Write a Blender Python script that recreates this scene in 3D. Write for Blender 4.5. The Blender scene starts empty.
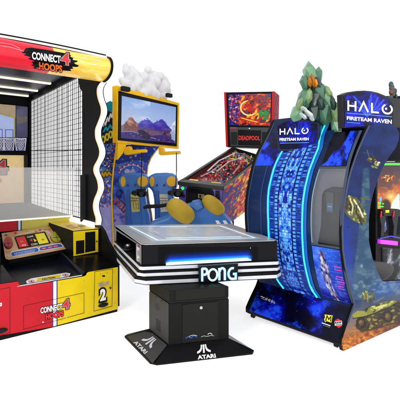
import bpy, math, random
from mathutils import Vector
from mathutils.geometry import delaunay_2d_cdt
random.seed(7)
V3 = Vector
sc = bpy.context.scene
COL = sc.collection

# ------------------------------------------------------------------ camera (upright lens with vertical shift)
CAMH, F, HX, HY = 1.35, 388.0, 200.0, 170.0
cam = bpy.data.cameras.new('camera'); camo = bpy.data.objects.new('camera', cam); COL.objects.link(camo)
camo.location = (0, 0, CAMH); camo.rotation_euler = (math.pi/2, 0, 0)
cam.sensor_width = 36; cam.lens = F/400*36; cam.shift_y = -(200-HY)/400
cam.clip_end = 500; cam.clip_start = .05
sc.camera = camo
EYE = V3((0, 0, CAMH))
def ray(px, py): return V3(((px-HX)/F, 1.0, (HY-py)/F))

# ------------------------------------------------------------------ materials
MATS = {}
def _new(name):
    m = bpy.data.materials.new(name); m.use_nodes = True
    nt = m.node_tree; b = nt.nodes['Principled BSDF']
    return m, nt, b
def mat(name, col, rough=.5, spec=.4, metal=0, emit=0, ecol=None, var=.08, scale=9, bump=0, bscale=180, coat=0, alpha=1, trans=0):
    if name in MATS: return MATS[name]
    m, nt, b = _new(name); N = nt.nodes; L = nt.links
    tc = N.new('ShaderNodeTexCoord'); no = N.new('ShaderNodeTexNoise')
    no.inputs['Scale'].default_value = scale; no.inputs['Detail'].default_value = 6
    L.new(tc.outputs['Object'], no.inputs['Vector'])
    cr = N.new('ShaderNodeValToRGB'); e = cr.color_ramp.elements
    e[0].position = .3; e[1].position = .7
    e[0].color = (*[c*(1-var) for c in col], 1); e[1].color = (*[min(1, c*(1+var)) for c in col], 1)
    L.new(no.outputs['Fac'], cr.inputs['Fac']); L.new(cr.outputs['Color'], b.inputs['Base Color'])
    mr = N.new('ShaderNodeMapRange'); mr.inputs['To Min'].default_value = max(.02, rough-.07); mr.inputs['To Max'].default_value = rough+.07
    L.new(no.outputs['Fac'], mr.inputs['Value']); L.new(mr.outputs['Result'], b.inputs['Roughness'])
    b.inputs['Metallic'].default_value = metal; b.inputs['Specular IOR Level'].default_value = spec
    b.inputs['Coat Weight'].default_value = coat; b.inputs['Coat Roughness'].default_value = .08
    if emit:
        b.inputs['Emission Color'].default_value = (*(ecol or col), 1); b.inputs['Emission Strength'].default_value = emit
    if bump:
        n2 = N.new('ShaderNodeTexNoise'); n2.inputs['Scale'].default_value = bscale
        L.new(tc.outputs['Object'], n2.inputs['Vector'])
        bp = N.new('ShaderNodeBump'); bp.inputs['Strength'].default_value = bump; bp.inputs['Distance'].default_value = .002
        L.new(n2.outputs['Fac'], bp.inputs['Height']); L.new(bp.outputs['Normal'], b.inputs['Normal'])
    if alpha < 1: b.inputs['Alpha'].default_value = alpha
    if trans: b.inputs['Transmission Weight'].default_value = trans
    MATS[name] = m; return m
def art(name, stops, scale=6, detail=8, dist=1.0, rough=.35, spec=.35, emit=0, stretch=(1, 1, 1), rot=(0, 0, 0), lac=2.2, rr=.6, coat=0, tint=None):
    """printed artwork: a noise field through a colour ramp; tint=(axis, z0, z1, colour) fades into another ink"""
    if name in MATS: return MATS[name]
    m, nt, b = _new(name); N = nt.nodes; L = nt.links
    tc = N.new('ShaderNodeTexCoord'); mp = N.new('ShaderNodeMapping')
    mp.inputs['Scale'].default_value = stretch; mp.inputs['Rotation'].default_value = rot
    no = N.new('ShaderNodeTexNoise'); no.inputs['Scale'].default_value = scale; no.inputs['Detail'].default_value = detail
    no.inputs['Distortion'].default_value = dist; no.inputs['Roughness'].default_value = rr; no.inputs['Lacunarity'].default_value = lac
    L.new(tc.outputs['Object'], mp.inputs['Vector']); L.new(mp.outputs['Vector'], no.inputs['Vector'])
    cr = N.new('ShaderNodeValToRGB'); cr.color_ramp.interpolation = 'LINEAR'
    e = cr.color_ramp.elements
    while len(e) < len(stops): e.new(.5)
    for k, (p, c) in enumerate(stops): e[k].position = p; e[k].color = (*c, 1)
    L.new(no.outputs['Fac'], cr.inputs['Fac']); out = cr.outputs['Color']
    for t in (tint or []):
        ax, a0, a1, c = t
        sp = N.new('ShaderNodeVectorMath'); sp.operation = 'DOT_PRODUCT'; sp.inputs[1].default_value = ax
        L.new(tc.outputs['Object'], sp.inputs[0])
        ad = N.new('ShaderNodeMath'); ad.operation = 'MULTIPLY_ADD'; ad.inputs[1].default_value = .5; ad.inputs[2].default_value = -.25
        L.new(no.outputs['Fac'], ad.inputs[0])
        a2 = N.new('ShaderNodeMath'); a2.operation = 'ADD'; L.new(sp.outputs['Value'], a2.inputs[0]); L.new(ad.outputs[0], a2.inputs[1])
        mr = N.new('ShaderNodeMapRange'); mr.inputs['From Min'].default_value = a0; mr.inputs['From Max'].default_value = a1
        L.new(a2.outputs[0], mr.inputs['Value'])
        mx = N.new('ShaderNodeMix'); mx.data_type = 'RGBA'
        L.new(mr.outputs['Result'], mx.inputs[0]); L.new(out, mx.inputs[6]); mx.inputs[7].default_value = (*c, 1)
        out = mx.outputs[2]
    L.new(out, b.inputs['Base Color'])
    if emit:
        L.new(out, b.inputs['Emission Color']); b.inputs['Emission Strength'].default_value = emit
    b.inputs['Roughness'].default_value = rough; b.inputs['Specular IOR Level'].default_value = spec
    b.inputs['Coat Weight'].default_value = coat
    MATS[name] = m; return m

black   = mat('satin black laminate', (.006, .006, .007), .45, .07, bump=.1)
blackg  = mat('gloss black', (.004, .004, .005), .25, .10)
rubber  = mat('black rubber', (.012, .012, .012), .7, .15)
charc   = mat('charcoal plastic', (.02, .021, .023), .5, .15, bump=.2)
white   = mat('white print', (.82, .82, .82), .45, .3, var=.03)
grey    = mat('mid grey print', (.3, .3, .31), .5, .3)
silver  = mat('silver metal', (.55, .56, .58), .3, .5, metal=.8)

# ------------------------------------------------------------------ surfaces one can aim at
class Plane:
    def __init__(s, p, n):
        s.p = V3(p); s.n = V3(n).normalized()
        if s.n.dot(EYE - s.p) < 0: s.n = -s.n
    def at(s, px, py, lift=0):
        d = ray(px, py); t = (s.p + s.n*lift - EYE).dot(s.n)/d.dot(s.n)
        return EYE + d*t
def plane3(a, b, c): return Plane(a, (V3(b)-V3(a)).cross(V3(c)-V3(a)))
def zplane(z): return Plane((0, 0, z), (0, 0, 1))
def yplane(y): return Plane((0, y, 0), (0, -1, 0))
def lerp_tab(tab, z):
    if z <= tab[0][0]: return tab[0][1]
    for (a, pa), (b, pb) in zip(tab, tab[1:]):
        if z <= b: t = (z-a)/(b-a); return pa + (pb-pa)*t
    return tab[-1][1]
def smooth_tab(tab, n=6):
    """Catmull-Rom resample of a (z, value) table"""
    out = []
    for i in range(len(tab)-1):
        p0 = tab[max(0, i-1)]; p1 = tab[i]; p2 = tab[i+1]; p3 = tab[min(len(tab)-1, i+2)]
        for k in range(n):
            t = k/n; q = []
            for a in (0, 1):
                q.append(.5*((2*p1[a]) + (-p0[a]+p2[a])*t + (2*p0[a]-5*p1[a]+4*p2[a]-p3[a])*t*t + (-p0[a]+3*p1[a]-3*p2[a]+p3[a])*t**3))
            if not out or q[0] > out[-1][0]: out.append(tuple(q))
    out.append(tab[-1]); return out
class Ruled:
    """a profile p(z) swept along the horizontal direction u; inward direction v"""
    def __init__(s, o, u, v, prof): s.o = V3((o[0], o[1], 0)); s.u = V3((*u, 0)); s.v = V3((*v, 0)); s.tab = prof
    def P(s, a, z, lift=0):
        q = s.o + s.u*a + s.v*lerp_tab(s.tab, z); q.z = z
        return q - s.v*lift
    def sz(s, px, py, lift=0):
        a = (px-HX)/F; c = (HY-py)/F
        def g(z):
            b = s.o + s.v*(lerp_tab(s.tab, z)-lift)
            q = (a*b.y - b.x)/(s.u.x - a*s.u.y)
            y = b.y + s.u.y*q
            return CAMH + c*y - z, q
        z0, z1 = s.tab[0][0], s.tab[-1][0]; n = 240; prev = g(z0)[0]; best = None
        for k in range(1, n+1):
            z = z0+(z1-z0)*k/n; cur = g(z)[0]
            if prev*cur <= 0:
                lo, hi = z0+(z1-z0)*(k-1)/n, z
                for _ in range(30):
                    mid = (lo+hi)/2
                    if g(lo)[0]*g(mid)[0] <= 0: hi = mid
                    else: lo = mid
                best = lo; break
            prev = cur
        if best is None: best = z0 if abs(g(z0)[0]) < abs(g(z1)[0]) else z1
        return g(best)[1], best
    def at(s, px, py, lift=0):
        q, z = s.sz(px, py, lift); return s.P(q, z, lift)

# ------------------------------------------------------------------ text outlines
_tc = {}
def glyphs(s, off=0):
    if (s, off) in _tc: return _tc[(s, off)]
    c = bpy.data.curves.new('t', 'FONT'); c.body = s; c.offset = off; c.fill_mode = 'FRONT'; c.resolution_u = 3
    o = bpy.data.objects.new('t', c); COL.objects.link(o)
    dg = bpy.context.evaluated_depsgraph_get(); me = bpy.data.meshes.new_from_object(o.evaluated_get(dg))
    vs = [(v.co.x, v.co.y) for v in me.vertices]; fs = [tuple(p.vertices) for p in me.polygons]
    bpy.data.objects.remove(o); bpy.data.curves.remove(c); bpy.data.meshes.remove(me)
    x0 = min(v[0] for v in vs)+off; x1 = max(v[0] for v in vs)-off; y0 = min(v[1] for v in vs)+off; y1 = max(v[1] for v in vs)-off
    vs = [((x-x0)/(x1-x0), (y-y0)/(y1-y0)) for x, y in vs]
    _tc[(s, off)] = (vs, fs); return vs, fs

# ------------------------------------------------------------------ mesh builder
class MB:
    def __init__(s): s.v = []; s.f = []; s.m = []; s.mats = []
    def mi(s, m):
        if m not in s.mats: s.mats.append(m)
        return s.mats.index(m)
    def add(s, vs, fs, m):
        b = len(s.v); k = s.mi(m); s.v += [V3(v) for v in vs]
        for f in fs: s.f.append(tuple(b+i for i in f)); s.m.append(k)
        return s
    def poly(s, pts, m): return s.add(pts, [tuple(range(len(pts)))], m)
    def prism(s, pts, vec, m, m2=None, m3=None):
        n = len(pts); vec = V3(vec); q = [V3(p)+vec for p in pts]
        s.add(pts, [tuple(range(n))], m); s.add(q, [tuple(range(n-1, -1, -1))], m3 or m)
        s.add(list(pts)+q, [(i, i+n, (i+1) % n+n, (i+1) % n) for i in range(n)], m2 or m)
        return s
    def weld(s, pts, vec, m):
        """closed prism with shared vertices (for bevels)"""
        n = len(pts); vec = V3(vec); q = [V3(p)+vec for p in pts]
        return s.add(list(pts)+q, [tuple(range(n)), tuple(range(2*n-1, n-1, -1))]+[(i, i+n, (i+1) % n+n, (i+1) % n) for i in range(n)], m)
    def hexa(s, bot, top, m):
        return s.add(list(bot)+list(top), [(3, 2, 1, 0), (4, 5, 6, 7)]+[(i, (i+1) % 4, (i+1) % 4+4, i+4) for i in range(4)], m)
    def box(s, c, sx, sy, sz, m, ang=0):
        c = V3(c); ca, sa = math.cos(ang), math.sin(ang)
        def p(x, y, z): return c+V3((x*ca-y*sa, x*sa+y*ca, z))
        return s.hexa([p(-sx, -sy, -sz), p(sx, -sy, -sz), p(sx, sy, -sz), p(-sx, sy, -sz)],
                      [p(-sx, -sy, sz), p(sx, -sy, sz), p(sx, sy, sz), p(-sx, sy, sz)], m)
    def tube(s, pts, r, m, n=8, caps=True, flat=1.0):
        pts = [V3(p) for p in pts]; rings = []; K = len(pts)
        rs = r if isinstance(r, (list, tuple)) else [r]*K
        for i, p in enumerate(pts):
            d = (pts[min(i+1, K-1)]-pts[max(i-1, 0)]).normalized()
            if i == 0:
                a = d.cross(V3((0, 0, 1)))
                if a.length < .05: a = d.cross(V3((1, 0, 0)))
            else: a = a-d*a.dot(d)
            a.normalize(); b = d.cross(a).normalized()
            rings.append([p+(a*math.cos(2*math.pi*k/n)+b*math.sin(2*math.pi*k/n)*flat)*rs[i] for k in range(n)])
        vs = [v for R in rings for v in R]; fs = []
        for i in range(K-1):
            for k in range(n): fs.append((i*n+k, i*n+(k+1) % n, (i+1)*n+(k+1) % n, (i+1)*n+k))
        if caps: fs += [tuple(range(n-1, -1, -1)), tuple((K-1)*n+k for k in range(n))]
        return s.add(vs, fs, m)
    def ball(s, c, rx, ry, rz, m, nu=20, nv=12, ax=None, e=1.0):
        c = V3(c); ax = ax or (V3((1, 0, 0)), V3((0, 1, 0)), V3((0, 0, 1)))
        def sp(x): return math.copysign(abs(x)**e, x)
        vs = [c+ax[2]*rz]; fs = []
        for j in range(1, nv):
            t = math.pi*j/nv
            for i in range(nu):
                a = 2*math.pi*i/nu
                vs.append(c+ax[0]*rx*sp(math.sin(t))*sp(math.cos(a))+ax[1]*ry*sp(math.sin(t))*sp(math.sin(a))+ax[2]*rz*sp(math.cos(t)))
        vs.append(c-ax[2]*rz)
        for i in range(nu): fs.append((0, 1+i, 1+(i+1) % nu)); fs.append((len(vs)-1, len(vs)-1-nu+(i+1) % nu, len(vs)-1-nu+i))
        for j in range(nv-2):
            for i in range(nu): a = 1+j*nu; fs.append((a+i, a+nu+i, a+nu+(i+1) % nu, a+(i+1) % nu))
        return s.add(vs, fs, m)
    # ---- things printed or laid on a surface, outlined in picture units of that surface
    def draw(s, S, pts, m, lift=.003, step=None):
        if step is None: return s.poly([S.at(x, y, lift) for x, y in pts], m)
        xs = [p[0] for p in pts]; ys = [p[1] for p in pts]; vs = [V3((x, y)).to_2d() for x, y in pts]; n = len(vs)
        x = min(xs)+step/2
        dense = []
        for i in range(n):
            a, b = vs[i], vs[(i+1) % n]; k = max(1, int((b-a).length/step))
            dense += [a+(b-a)*j/k for j in range(k)]
        n = len(dense); vs = list(dense)
        while x < max(xs):
            y = min(ys)+step/2
            while y < max(ys): vs.append(V3((x, y)).to_2d()); y += step
            x += step
        r = delaunay_2d_cdt(vs, [], [list(range(n))], 1, 1e-5)
        return s.add([S.at(p.x, p.y, lift) for p in r[0]], [tuple(f) for f in r[2]], m)
    def slab(s, S, pts, depth, m, lift=0, side=None, back=None):
        """plate whose face lies on S, going back by depth"""
        n = getattr(S, 'n', None)
        return s.prism([S.at(x, y, lift) for x, y in pts], -n*depth, m, side, back)
    def text(s, S, txt, quad, m, lift=.004, off=0.0):
        vs, fs = glyphs(txt, off); tl, tr, br, bl = [V3((*q, 0)) for q in quad]
        out = []
        for u, v in vs:
            p = (bl*(1-u)+br*u)*(1-v)+(tl*(1-u)+tr*u)*v
            out.append(S.at(p.x, p.y, lift))
        return s.add(out, fs, m)
    def stroke(s, S, pts, w, m, lift=.004, closed=False):
        pts = [V3((*p, 0)) for p in pts]; n = len(pts); L = []; R = []
        for i, p in enumerate(pts):
            if closed: a, b = pts[i-1], pts[(i+1) % n]
            else: a, b = pts[max(i-1, 0)], pts[min(i+1, n-1)]
            d1 = (p-a); d2 = (b-p)
            if d1.length < 1e-6: d1 = d2
            if d2.length < 1e-6: d2 = d1
            d1.normalize(); d2.normalize(); t = (d1+d2)
            t = t.normalized() if t.length > 1e-4 else d1
            nn = V3((-t.y, t.x, 0)); k = 1/max(.45, nn.dot(V3((-d1.y, d1.x, 0))))
            L.append(p+nn*w/2*k); R.append(p-nn*w/2*k)
        vs = [S.at(p.x, p.y, lift) for p in L]+[S.at(p.x, p.y, lift) for p in R]
        fs = [(i, i+1, n+i+1, n+i) for i in range(n-1)]
        if closed: fs.append((n-1, 0, n, 2*n-1))
        return s.add(vs, fs, m)
    def oval(s, S, cx, cy, rx, ry, m, lift=.003, n=24, rot=0):
        c, q = math.cos(rot), math.sin(rot)
        return s.draw(S, [(cx+rx*math.cos(2*math.pi*k/n)*c-ry*math.sin(2*math.pi*k/n)*q, cy+rx*math.cos(2*math.pi*k/n)*q+ry*math.sin(2*math.pi*k/n)*c) for k in range(n)], m, lift)
    def build(s, name, parent=None, label=None, smooth=0, bevel=0, seg=2, sub=0, kind=None):
        me = bpy.data.meshes.new(name); o = bpy.data.objects.new(name, me)
        off = ROOTLOC.get(parent.name if parent else '', V3((0, 0, 0))) if parent else V3((0, 0, 0))
        me.from_pydata([v-off for v in s.v], [], s.f)
        for m in s.mats: me.materials.append(m)
        for p, k in zip(me.polygons, s.m): p.material_index = k
        me.validate(); me.update()
        COL.objects.link(o)
        if parent:
            o.parent = parent; ROOTLOC[o.name] = off
        if smooth:
            for p in me.polygons: p.use_smooth = True
            me.set_sharp_from_angle(angle=math.radians(smooth))
        if bevel:
            b = o.modifiers.new('edge', 'BEVEL'); b.width = bevel; b.segments = seg; b.limit_method = 'ANGLE'; b.angle_limit = math.radians(35)
        if sub:
            b = o.modifiers.new('sub', 'SUBSURF'); b.levels = sub; b.render_levels = sub
        if label: o['label'] = label
        if kind: o['kind'] = kind
        return o
ROOTLOC = {}
def thing(name, loc, label, cat):
    o = bpy.data.objects.new(name, None); o.location = loc; COL.objects.link(o)
    o['label'] = label; o['category'] = cat; ROOTLOC[o.name] = V3(loc); return o
def inpoly(x, y, P):
    c = False; n = len(P)
    for i in range(n):
        (x1, y1), (x2, y2) = P[i], P[i-1]
        if (y1 > y) != (y2 > y) and x < (x2-x1)*(y-y1)/(y2-y1)+x1: c = not c
    return c
def shards(mb, S, P, mats, n, size, lift=.003, asp=1.0, ang=None, seed=1, k=6, dl=.00012):
    """ragged little ink patches scattered inside outline P"""
    R = random.Random(seed); xs = [p[0] for p in P]; ys = [p[1] for p in P]; c = 0; tries = 0
    while c < n and tries < n*30:
        tries += 1
        x = R.uniform(min(xs), max(xs)); y = R.uniform(min(ys), max(ys))
        r = size*R.uniform(.35, 1.25); a0 = (ang if ang is not None else R.uniform(0, 3.14))+R.uniform(-.35, .35)
        pts = []
        for j in range(k):
            t = 2*math.pi*j/k; rr = r*R.uniform(.45, 1.1); u, v = rr*math.cos(t)*asp, rr*math.sin(t)
            pts.append((x+u*math.cos(a0)-v*math.sin(a0), y+u*math.sin(a0)+v*math.cos(a0)))
        if not all(inpoly(px, py, P) for px, py in pts): continue
        mb.draw(S, pts, R.choice(mats), lift+c*dl); c += 1
def arc(cx, cy, rx, ry, a0, a1, n=14):
    return [(cx+rx*math.cos(math.radians(a0+(a1-a0)*k/n)), cy-ry*math.sin(math.radians(a0+(a1-a0)*k/n))) for k in range(n+1)]

# ------------------------------------------------------------------ ink painter: colours computed per small facet and kept as a colour attribute
import numpy as np
def bil(K, q):
    x0, y0, x1, y1 = K.b
    def f(x, y):
        u, v = (x-x0)/(x1-x0), (y-y0)/(y1-y0)
        return tuple((q[0][k]*(1-u)+q[1][k]*u)*(1-v)+(q[3][k]*(1-u)+q[2][k]*u)*v for k in (0, 1))
    return f
def inkmat(name, rough=.35, spec=.2, emit=0, coat=0):
    if name in MATS: return MATS[name]
    m, nt, b = _new(name); N = nt.nodes; L = nt.links
    at = N.new('ShaderNodeAttribute'); at.attribute_name = 'ink'; L.new(at.outputs['Color'], b.inputs['Base Color'])
    tc = N.new('ShaderNodeTexCoord'); no = N.new('ShaderNodeTexNoise'); no.inputs['Scale'].default_value = 6
    L.new(tc.outputs['Object'], no.inputs['Vector'])
    mr = N.new('ShaderNodeMapRange'); mr.inputs['To Min'].default_value = rough-.06; mr.inputs['To Max'].default_value = rough+.08
    L.new(no.outputs['Fac'], mr.inputs['Value']); L.new(mr.outputs['Result'], b.inputs['Roughness'])
    b.inputs['Specular IOR Level'].default_value = spec; b.inputs['Coat Weight'].default_value = coat
    if emit: L.new(at.outputs['Color'], b.inputs['Emission Color']); b.inputs['Emission Strength'].default_value = emit
    MATS[name] = m; return m
class Ink:
    def __init__(s, x0, y0, x1, y1, res=.4, gain=.85):
        s.b = (x0, y0, x1, y1); s.nx = int((x1-x0)/res)+1; s.ny = int((y1-y0)/res)+1; s.gain = gain
        s.X, s.Y = np.meshgrid(x0+(np.arange(s.nx)+.5)*(x1-x0)/s.nx, y0+(np.arange(s.ny)+.5)*(y1-y0)/s.ny)
        s.C = np.zeros((s.ny, s.nx, 3)); s.res = res
    def noise(s, sx, sy=None, seed=0, oct=4, rot=0):
        sy = sy or sx; out = np.zeros_like(s.X); amp = 1; tot = 0; rg = np.random.RandomState(seed)
        c, q = math.cos(rot), math.sin(rot); U = s.X*c+s.Y*q; W = -s.X*q+s.Y*c
        for o in range(oct):
            G = rg.rand(64, 64); u = U/sx*(2**o)+rg.rand()*50; v = W/sy*(2**o)+rg.rand()*50
            iu = np.floor(u).astype(int); iv = np.floor(v).astype(int); fu = u-iu; fv = v-iv; fu = fu*fu*(3-2*fu); fv = fv*fv*(3-2*fv)
            g = lambda a, b: G[b % 64, a % 64]
            out += amp*((g(iu, iv)*(1-fu)+g(iu+1, iv)*fu)*(1-fv)+(g(iu, iv+1)*(1-fu)+g(iu+1, iv+1)*fu)*fv); tot += amp; amp *= .55
        return out/tot
    def mix(s, mask, col):
        m = np.clip(mask, 0, 1)[..., None]; s.C = s.C*(1-m)+np.array(col, float)*m; return s
    def poly(s, P, soft=.4):
        M = np.zeros(s.X.shape, bool); n = len(P)
        for i in range(n):
            (x1, y1), (x2, y2) = P[i], P[i-1]
            if y1 == y2: continue
            M ^= ((y1 > s.Y) != (y2 > s.Y)) & (s.X < (x2-x1)*(s.Y-y1)/(y2-y1)+x1)
        M = M.astype(float)
        for _ in range(max(0, int(round(soft/s.res)))):
            Pd = np.pad(M, 1, mode='edge'); M = (Pd[:-2, 1:-1]+Pd[2:, 1:-1]+Pd[1:-1, :-2]+Pd[1:-1, 2:]+2*M)/6
        return M
    def disc(s, cx, cy, rx, ry=None, soft=.25, rot=0):
        ry = ry or rx; c, q = math.cos(rot), math.sin(rot); u = (s.X-cx)*c+(s.Y-cy)*q; v = -(s.X-cx)*q+(s.Y-cy)*c
        return np.clip((1-np.sqrt((u/rx)**2+(v/ry)**2))/soft, 0, 1)
    def line(s, pts, w, soft=.3):
        D = np.full(s.X.shape, 1e9)
        for (ax, ay), (bx, by) in zip(pts, pts[1:]):
            dx, dy = bx-ax, by-ay; t = np.clip(((s.X-ax)*dx+(s.Y-ay)*dy)/max(1e-9, dx*dx+dy*dy), 0, 1)
            D = np.minimum(D, np.hypot(s.X-ax-t*dx, s.Y-ay-t*dy))
        return np.clip((w/2-D)/soft+.5, 0, 1)
    def dabs(s, n, cols, size, P=None, rot=None, asp=1.6, seed=1, a=.9, jit=.5, soft=.5):
        R = random.Random(seed); x0, y0, x1, y1 = s.b
        if P: x0, x1 = min(p[0] for p in P), max(p[0] for p in P); y0, y1 = min(p[1] for p in P), max(p[1] for p in P)
        k = 0; tr = 0
        while k < n and tr < n*40:
            tr += 1; x, y = R.uniform(x0, x1), R.uniform(y0, y1)
            if P and not inpoly(x, y, P): continue
            k += 1; r = size*R.uniform(.35, 1.3); th = (rot if rot is not None else R.uniform(0, 3.14))+R.uniform(-jit, jit)
            rx, ry = r*asp*R.uniform(.6, 1.2), r; m = max(rx, ry)+s.res
            i0 = max(0, int((x-m-s.b[0])/s.res)-1); i1 = min(s.nx, int((x+m-s.b[0])/s.res)+3); j0 = max(0, int((y-m-s.b[1])/s.res)-1); j1 = min(s.ny, int((y+m-s.b[1])/s.res)+3)
            if i1 <= i0 or j1 <= j0: continue
            X, Y = s.X[j0:j1, i0:i1], s.Y[j0:j1, i0:i1]; c, q = math.cos(th), math.sin(th); u = (X-x)*c+(Y-y)*q; v = -(X-x)*q+(Y-y)*c
            M = np.clip((1-np.sqrt((u/rx)**2+(v/ry)**2))/soft, 0, 1)[..., None]*a
            s.C[j0:j1, i0:i1] = s.C[j0:j1, i0:i1]*(1-M)+np.array(R.choice(cols), float)*M
        return s
    def grain(s, amp=.08, seed=5):
        s.C *= (1+(np.random.RandomState(seed).rand(s.ny, s.nx, 1)-.5)*2*amp); return s
    def lay(s, at, mt, name, parent, outline=None, label=None):
        """at(x, y) -> point in space; one facet per ink cell"""
        x0, y0, x1, y1 = s.b; nx, ny = s.nx, s.ny
        if outline: K = s.poly(outline, 0) > .5
        else: K = np.ones((ny, nx), bool)
        idx = -np.ones((ny+1, nx+1), int); vs = []; fs = []; cs = []
        lin = (np.clip(s.C, 0, 255)/255)**2.2*s.gain
        off = ROOTLOC[parent.name]
        for j in range(ny):
            for i in range(nx):
                if not K[j, i]: continue
                f = []
                for a, b in ((i, j), (i+1, j), (i+1, j+1), (i, j+1)):
                    if idx[b, a] < 0: idx[b, a] = len(vs); vs.append(at(x0+(x1-x0)*a/nx, y0+(y1-y0)*b/ny)-off)
                    f.append(int(idx[b, a]))
                fs.append(tuple(f)); cs.append(lin[j, i])
        me = bpy.data.meshes.new(name); me.from_pydata(vs, [], fs); me.materials.append(mt)
        ca = me.color_attributes.new('ink', 'FLOAT_COLOR', 'CORNER')
        arr = np.ones((len(fs), 4, 4), np.float32); arr[:, :, :3] = np.array(cs, np.float32)[:, None, :]
        ca.data.foreach_set('color', arr.ravel()); me.update()
        o = bpy.data.objects.new(name, me); COL.objects.link(o); o.parent = parent; ROOTLOC[o.name] = off
        if label: o['label'] = label
        return o
# ================================================================== SETTING
fl = MB(); fl.poly([(-200, -200, 0), (200, -200, 0), (200, 300, 0), (-200, 300, 0)], mat('glowing studio floor', (.93, .93, .93), .6, .1, emit=.65, ecol=(1, 1, 1), var=.01, scale=2))  # the floor itself glows, which washes out contact shadows
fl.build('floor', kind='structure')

# ================================================================== 1. BASKETBALL MACHINE
HO = V3((-.78, 3.689, 0)); HU = V3((.787, .617, 0)); HV = V3((-.617, .787, 0)); HW = 1.176
def Hp(u, v, z): q = HO+HU*u+HV*v; q.z = z; return q
def HP(v): return Plane(Hp(0, v, 0), -HV)
def HS(u): return Plane(Hp(u, 0, 0), -HU)
red = mat('glossy red laminate', (.50, .006, .016), .35, .15, coat=.05, var=.05)
yel = mat('glossy yellow laminate', (.74, .54, .006), .35, .15, coat=.05, var=.05)
hred = mat('red header vinyl', (.66, .012, .03), .3, .25, emit=.14, ecol=(.9, .02, .06), coat=.18, var=.12, scale=3)
hyel = art('yellow header vinyl', [(.2, (.80, .36, .03)), (.45, (.93, .56, .06)), (.62, (.95, .66, .12)), (.8, (.98, .86, .5))], scale=3.5, stretch=(1, 1, 7), dist=.3, rough=.22, spec=.5, emit=.12, coat=.5)
navy = mat('navy ink', (.02, .035, .25), .4, .3)
blue = mat('blue ink', (.02, .10, .50), .4, .3)
redi = mat('red ink', (.75, .02, .03), .4, .3)
orange = mat('orange ink', (.9, .16, .02), .4, .3)
ledw = mat('warm white led diffuser', (.9, .88, .8), .4, .3, emit=1.15, ecol=(1, .93, .78), var=.02)
ledr = mat('warm led side', (.85, .5, .3), .4, .3, emit=.55, ecol=(1, .66, .38))
bh = thing('basketball_machine', Hp(-HW/2, 1.3, 0), 'tall red and yellow arcade basketball machine with wire net sides and wavy lit edge', 'arcade machine')

# cabinet: plinth, red and yellow fronts, centre stripe
m = MB()
m.hexa([Hp(-HW, .012, 0), Hp(0, .012, 0), Hp(0, 3.2, 0), Hp(-HW, 3.2, 0)], [Hp(-HW, .012, .055), Hp(0, .012, .055), Hp(0, 3.2, .055), Hp(-HW, 3.2, .055)], black)
m.build('plinth', bh)
m = MB()   # inner cabinet volume under the deck, dark
m.hexa([Hp(-HW, .03, .056), Hp(0, .03, .056), Hp(0, .6, .056), Hp(-HW, .6, .056)], [Hp(-HW, .03, .36), Hp(0, .03, .36), Hp(0, .6, .36), Hp(-HW, .6, .36)], black)
m.hexa([Hp(-HW, .6, .056), Hp(0, .6, .056), Hp(0, 3.2, .056), Hp(-HW, 3.2, .056)], [Hp(-HW, .6, .36), Hp(0, .6, .36), Hp(0, 3.2, .70), Hp(-HW, 3.2, .70)], black)
m.build('cabinet', bh)
S0 = HP(0)
m = MB(); m.prism([S0.at(x, y) for x, y in [(57.6, 280.8), (83.5, 276.4), (86, 275.2), (86.8, 273), (88.5, 272), (118.2, 267), (118, 309), (57.6, 325.3)]], HV*.03, yel, black)
yp = m.build('yellow_front', bh)
m = MB(); m.prism([S0.at(52.3, 281.7), S0.at(21.5, 286.6), S0.at(19.6, 285.8), S0.at(18.6, 282.6), S0.at(17, 281.6), Hp(-HW, 0, .452), Hp(-HW, 0, .055), S0.at(52.3, 326.8)], HV*.03, red, black)
rp = m.build('red_front', bh)
m = MB(); m.prism([S0.at(x, y) for x, y in [(52.3, 281.7), (57.6, 280.8), (57.6, 325.3), (52.3, 326.8)]], HV*.029, navy)
m.draw(S0, [(53.3, 281.5), (56.5, 281), (56.5, 325.6), (53.3, 326.5)], white, .002)
m.build('centre_stripe', bh)
m = MB(); m.prism([Hp(.0, -.004, .055), Hp(.014, -.004, .055), Hp(.014, -.004, .44), Hp(0, -.004, .44)], HV*.5, black); m.build('edge_trim', bh)
# big service door across the middle
line = mat('dark seam', (.05, .02, .01), .6, .1)
m = MB(); m.stroke(S0, [(23.5, 306), (84, 292.8), (84, 313), (23.5, 329.5)], .38, line, .0025, True)
for x, y in [(43, 322.2), (66.5, 317)]: m.oval(S0, x, y, .8, .8, silver, .006)
m.build('service_door', bh)
m = MB()
for x, y in [(62, 284), (84, 281), (114, 272), (115, 303), (62, 320)]: m.oval(S0, x, y, .32, .36, mat('dull screw', (.12, .10, .04), .4, .3, metal=.5), .0025, 10)
m.build('screws', yp)
# logo on front
def hoops_logo(m, S, q, lift=.004, splash=None, big=False):
    """q(u,v) -> picture position, u,v in 0..1 of logo box"""
    def quad(u0, v0, u1, v1): return [q(u0, v0), q(u1, v0), q(u1, v1), q(u0, v1)]
    for off, mt, l in ((.10, blackg, 0), (.035, white, .003 if big else .0015)):
        m.text(S, 'CONNECT', quad(0, .10, .76, .48), mt, lift+l, off)
    for off, mt, l in ((.10, blackg, 0), (.055, grey, .003 if big else .001), (.01, redi, .006 if big else .002)):
        m.text(S, '4', quad(.775, -.10, 1.0, .52), mt, lift+.0012+l, off)
    for off, mt, l in ((.12, blackg, 0), (.04, orange if big else redi, .003 if big else .0015)):
        m.text(S, 'HOOPS', quad(.19, .62, .80, .98), mt, lift+l, off)
m = MB()
def qf(u, v): return (40.6+28.5*u, 306.5+14.5*v-5.8*u)
hoops_logo(m, S0, qf, .004)
m.build('front_logo', bh)
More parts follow.
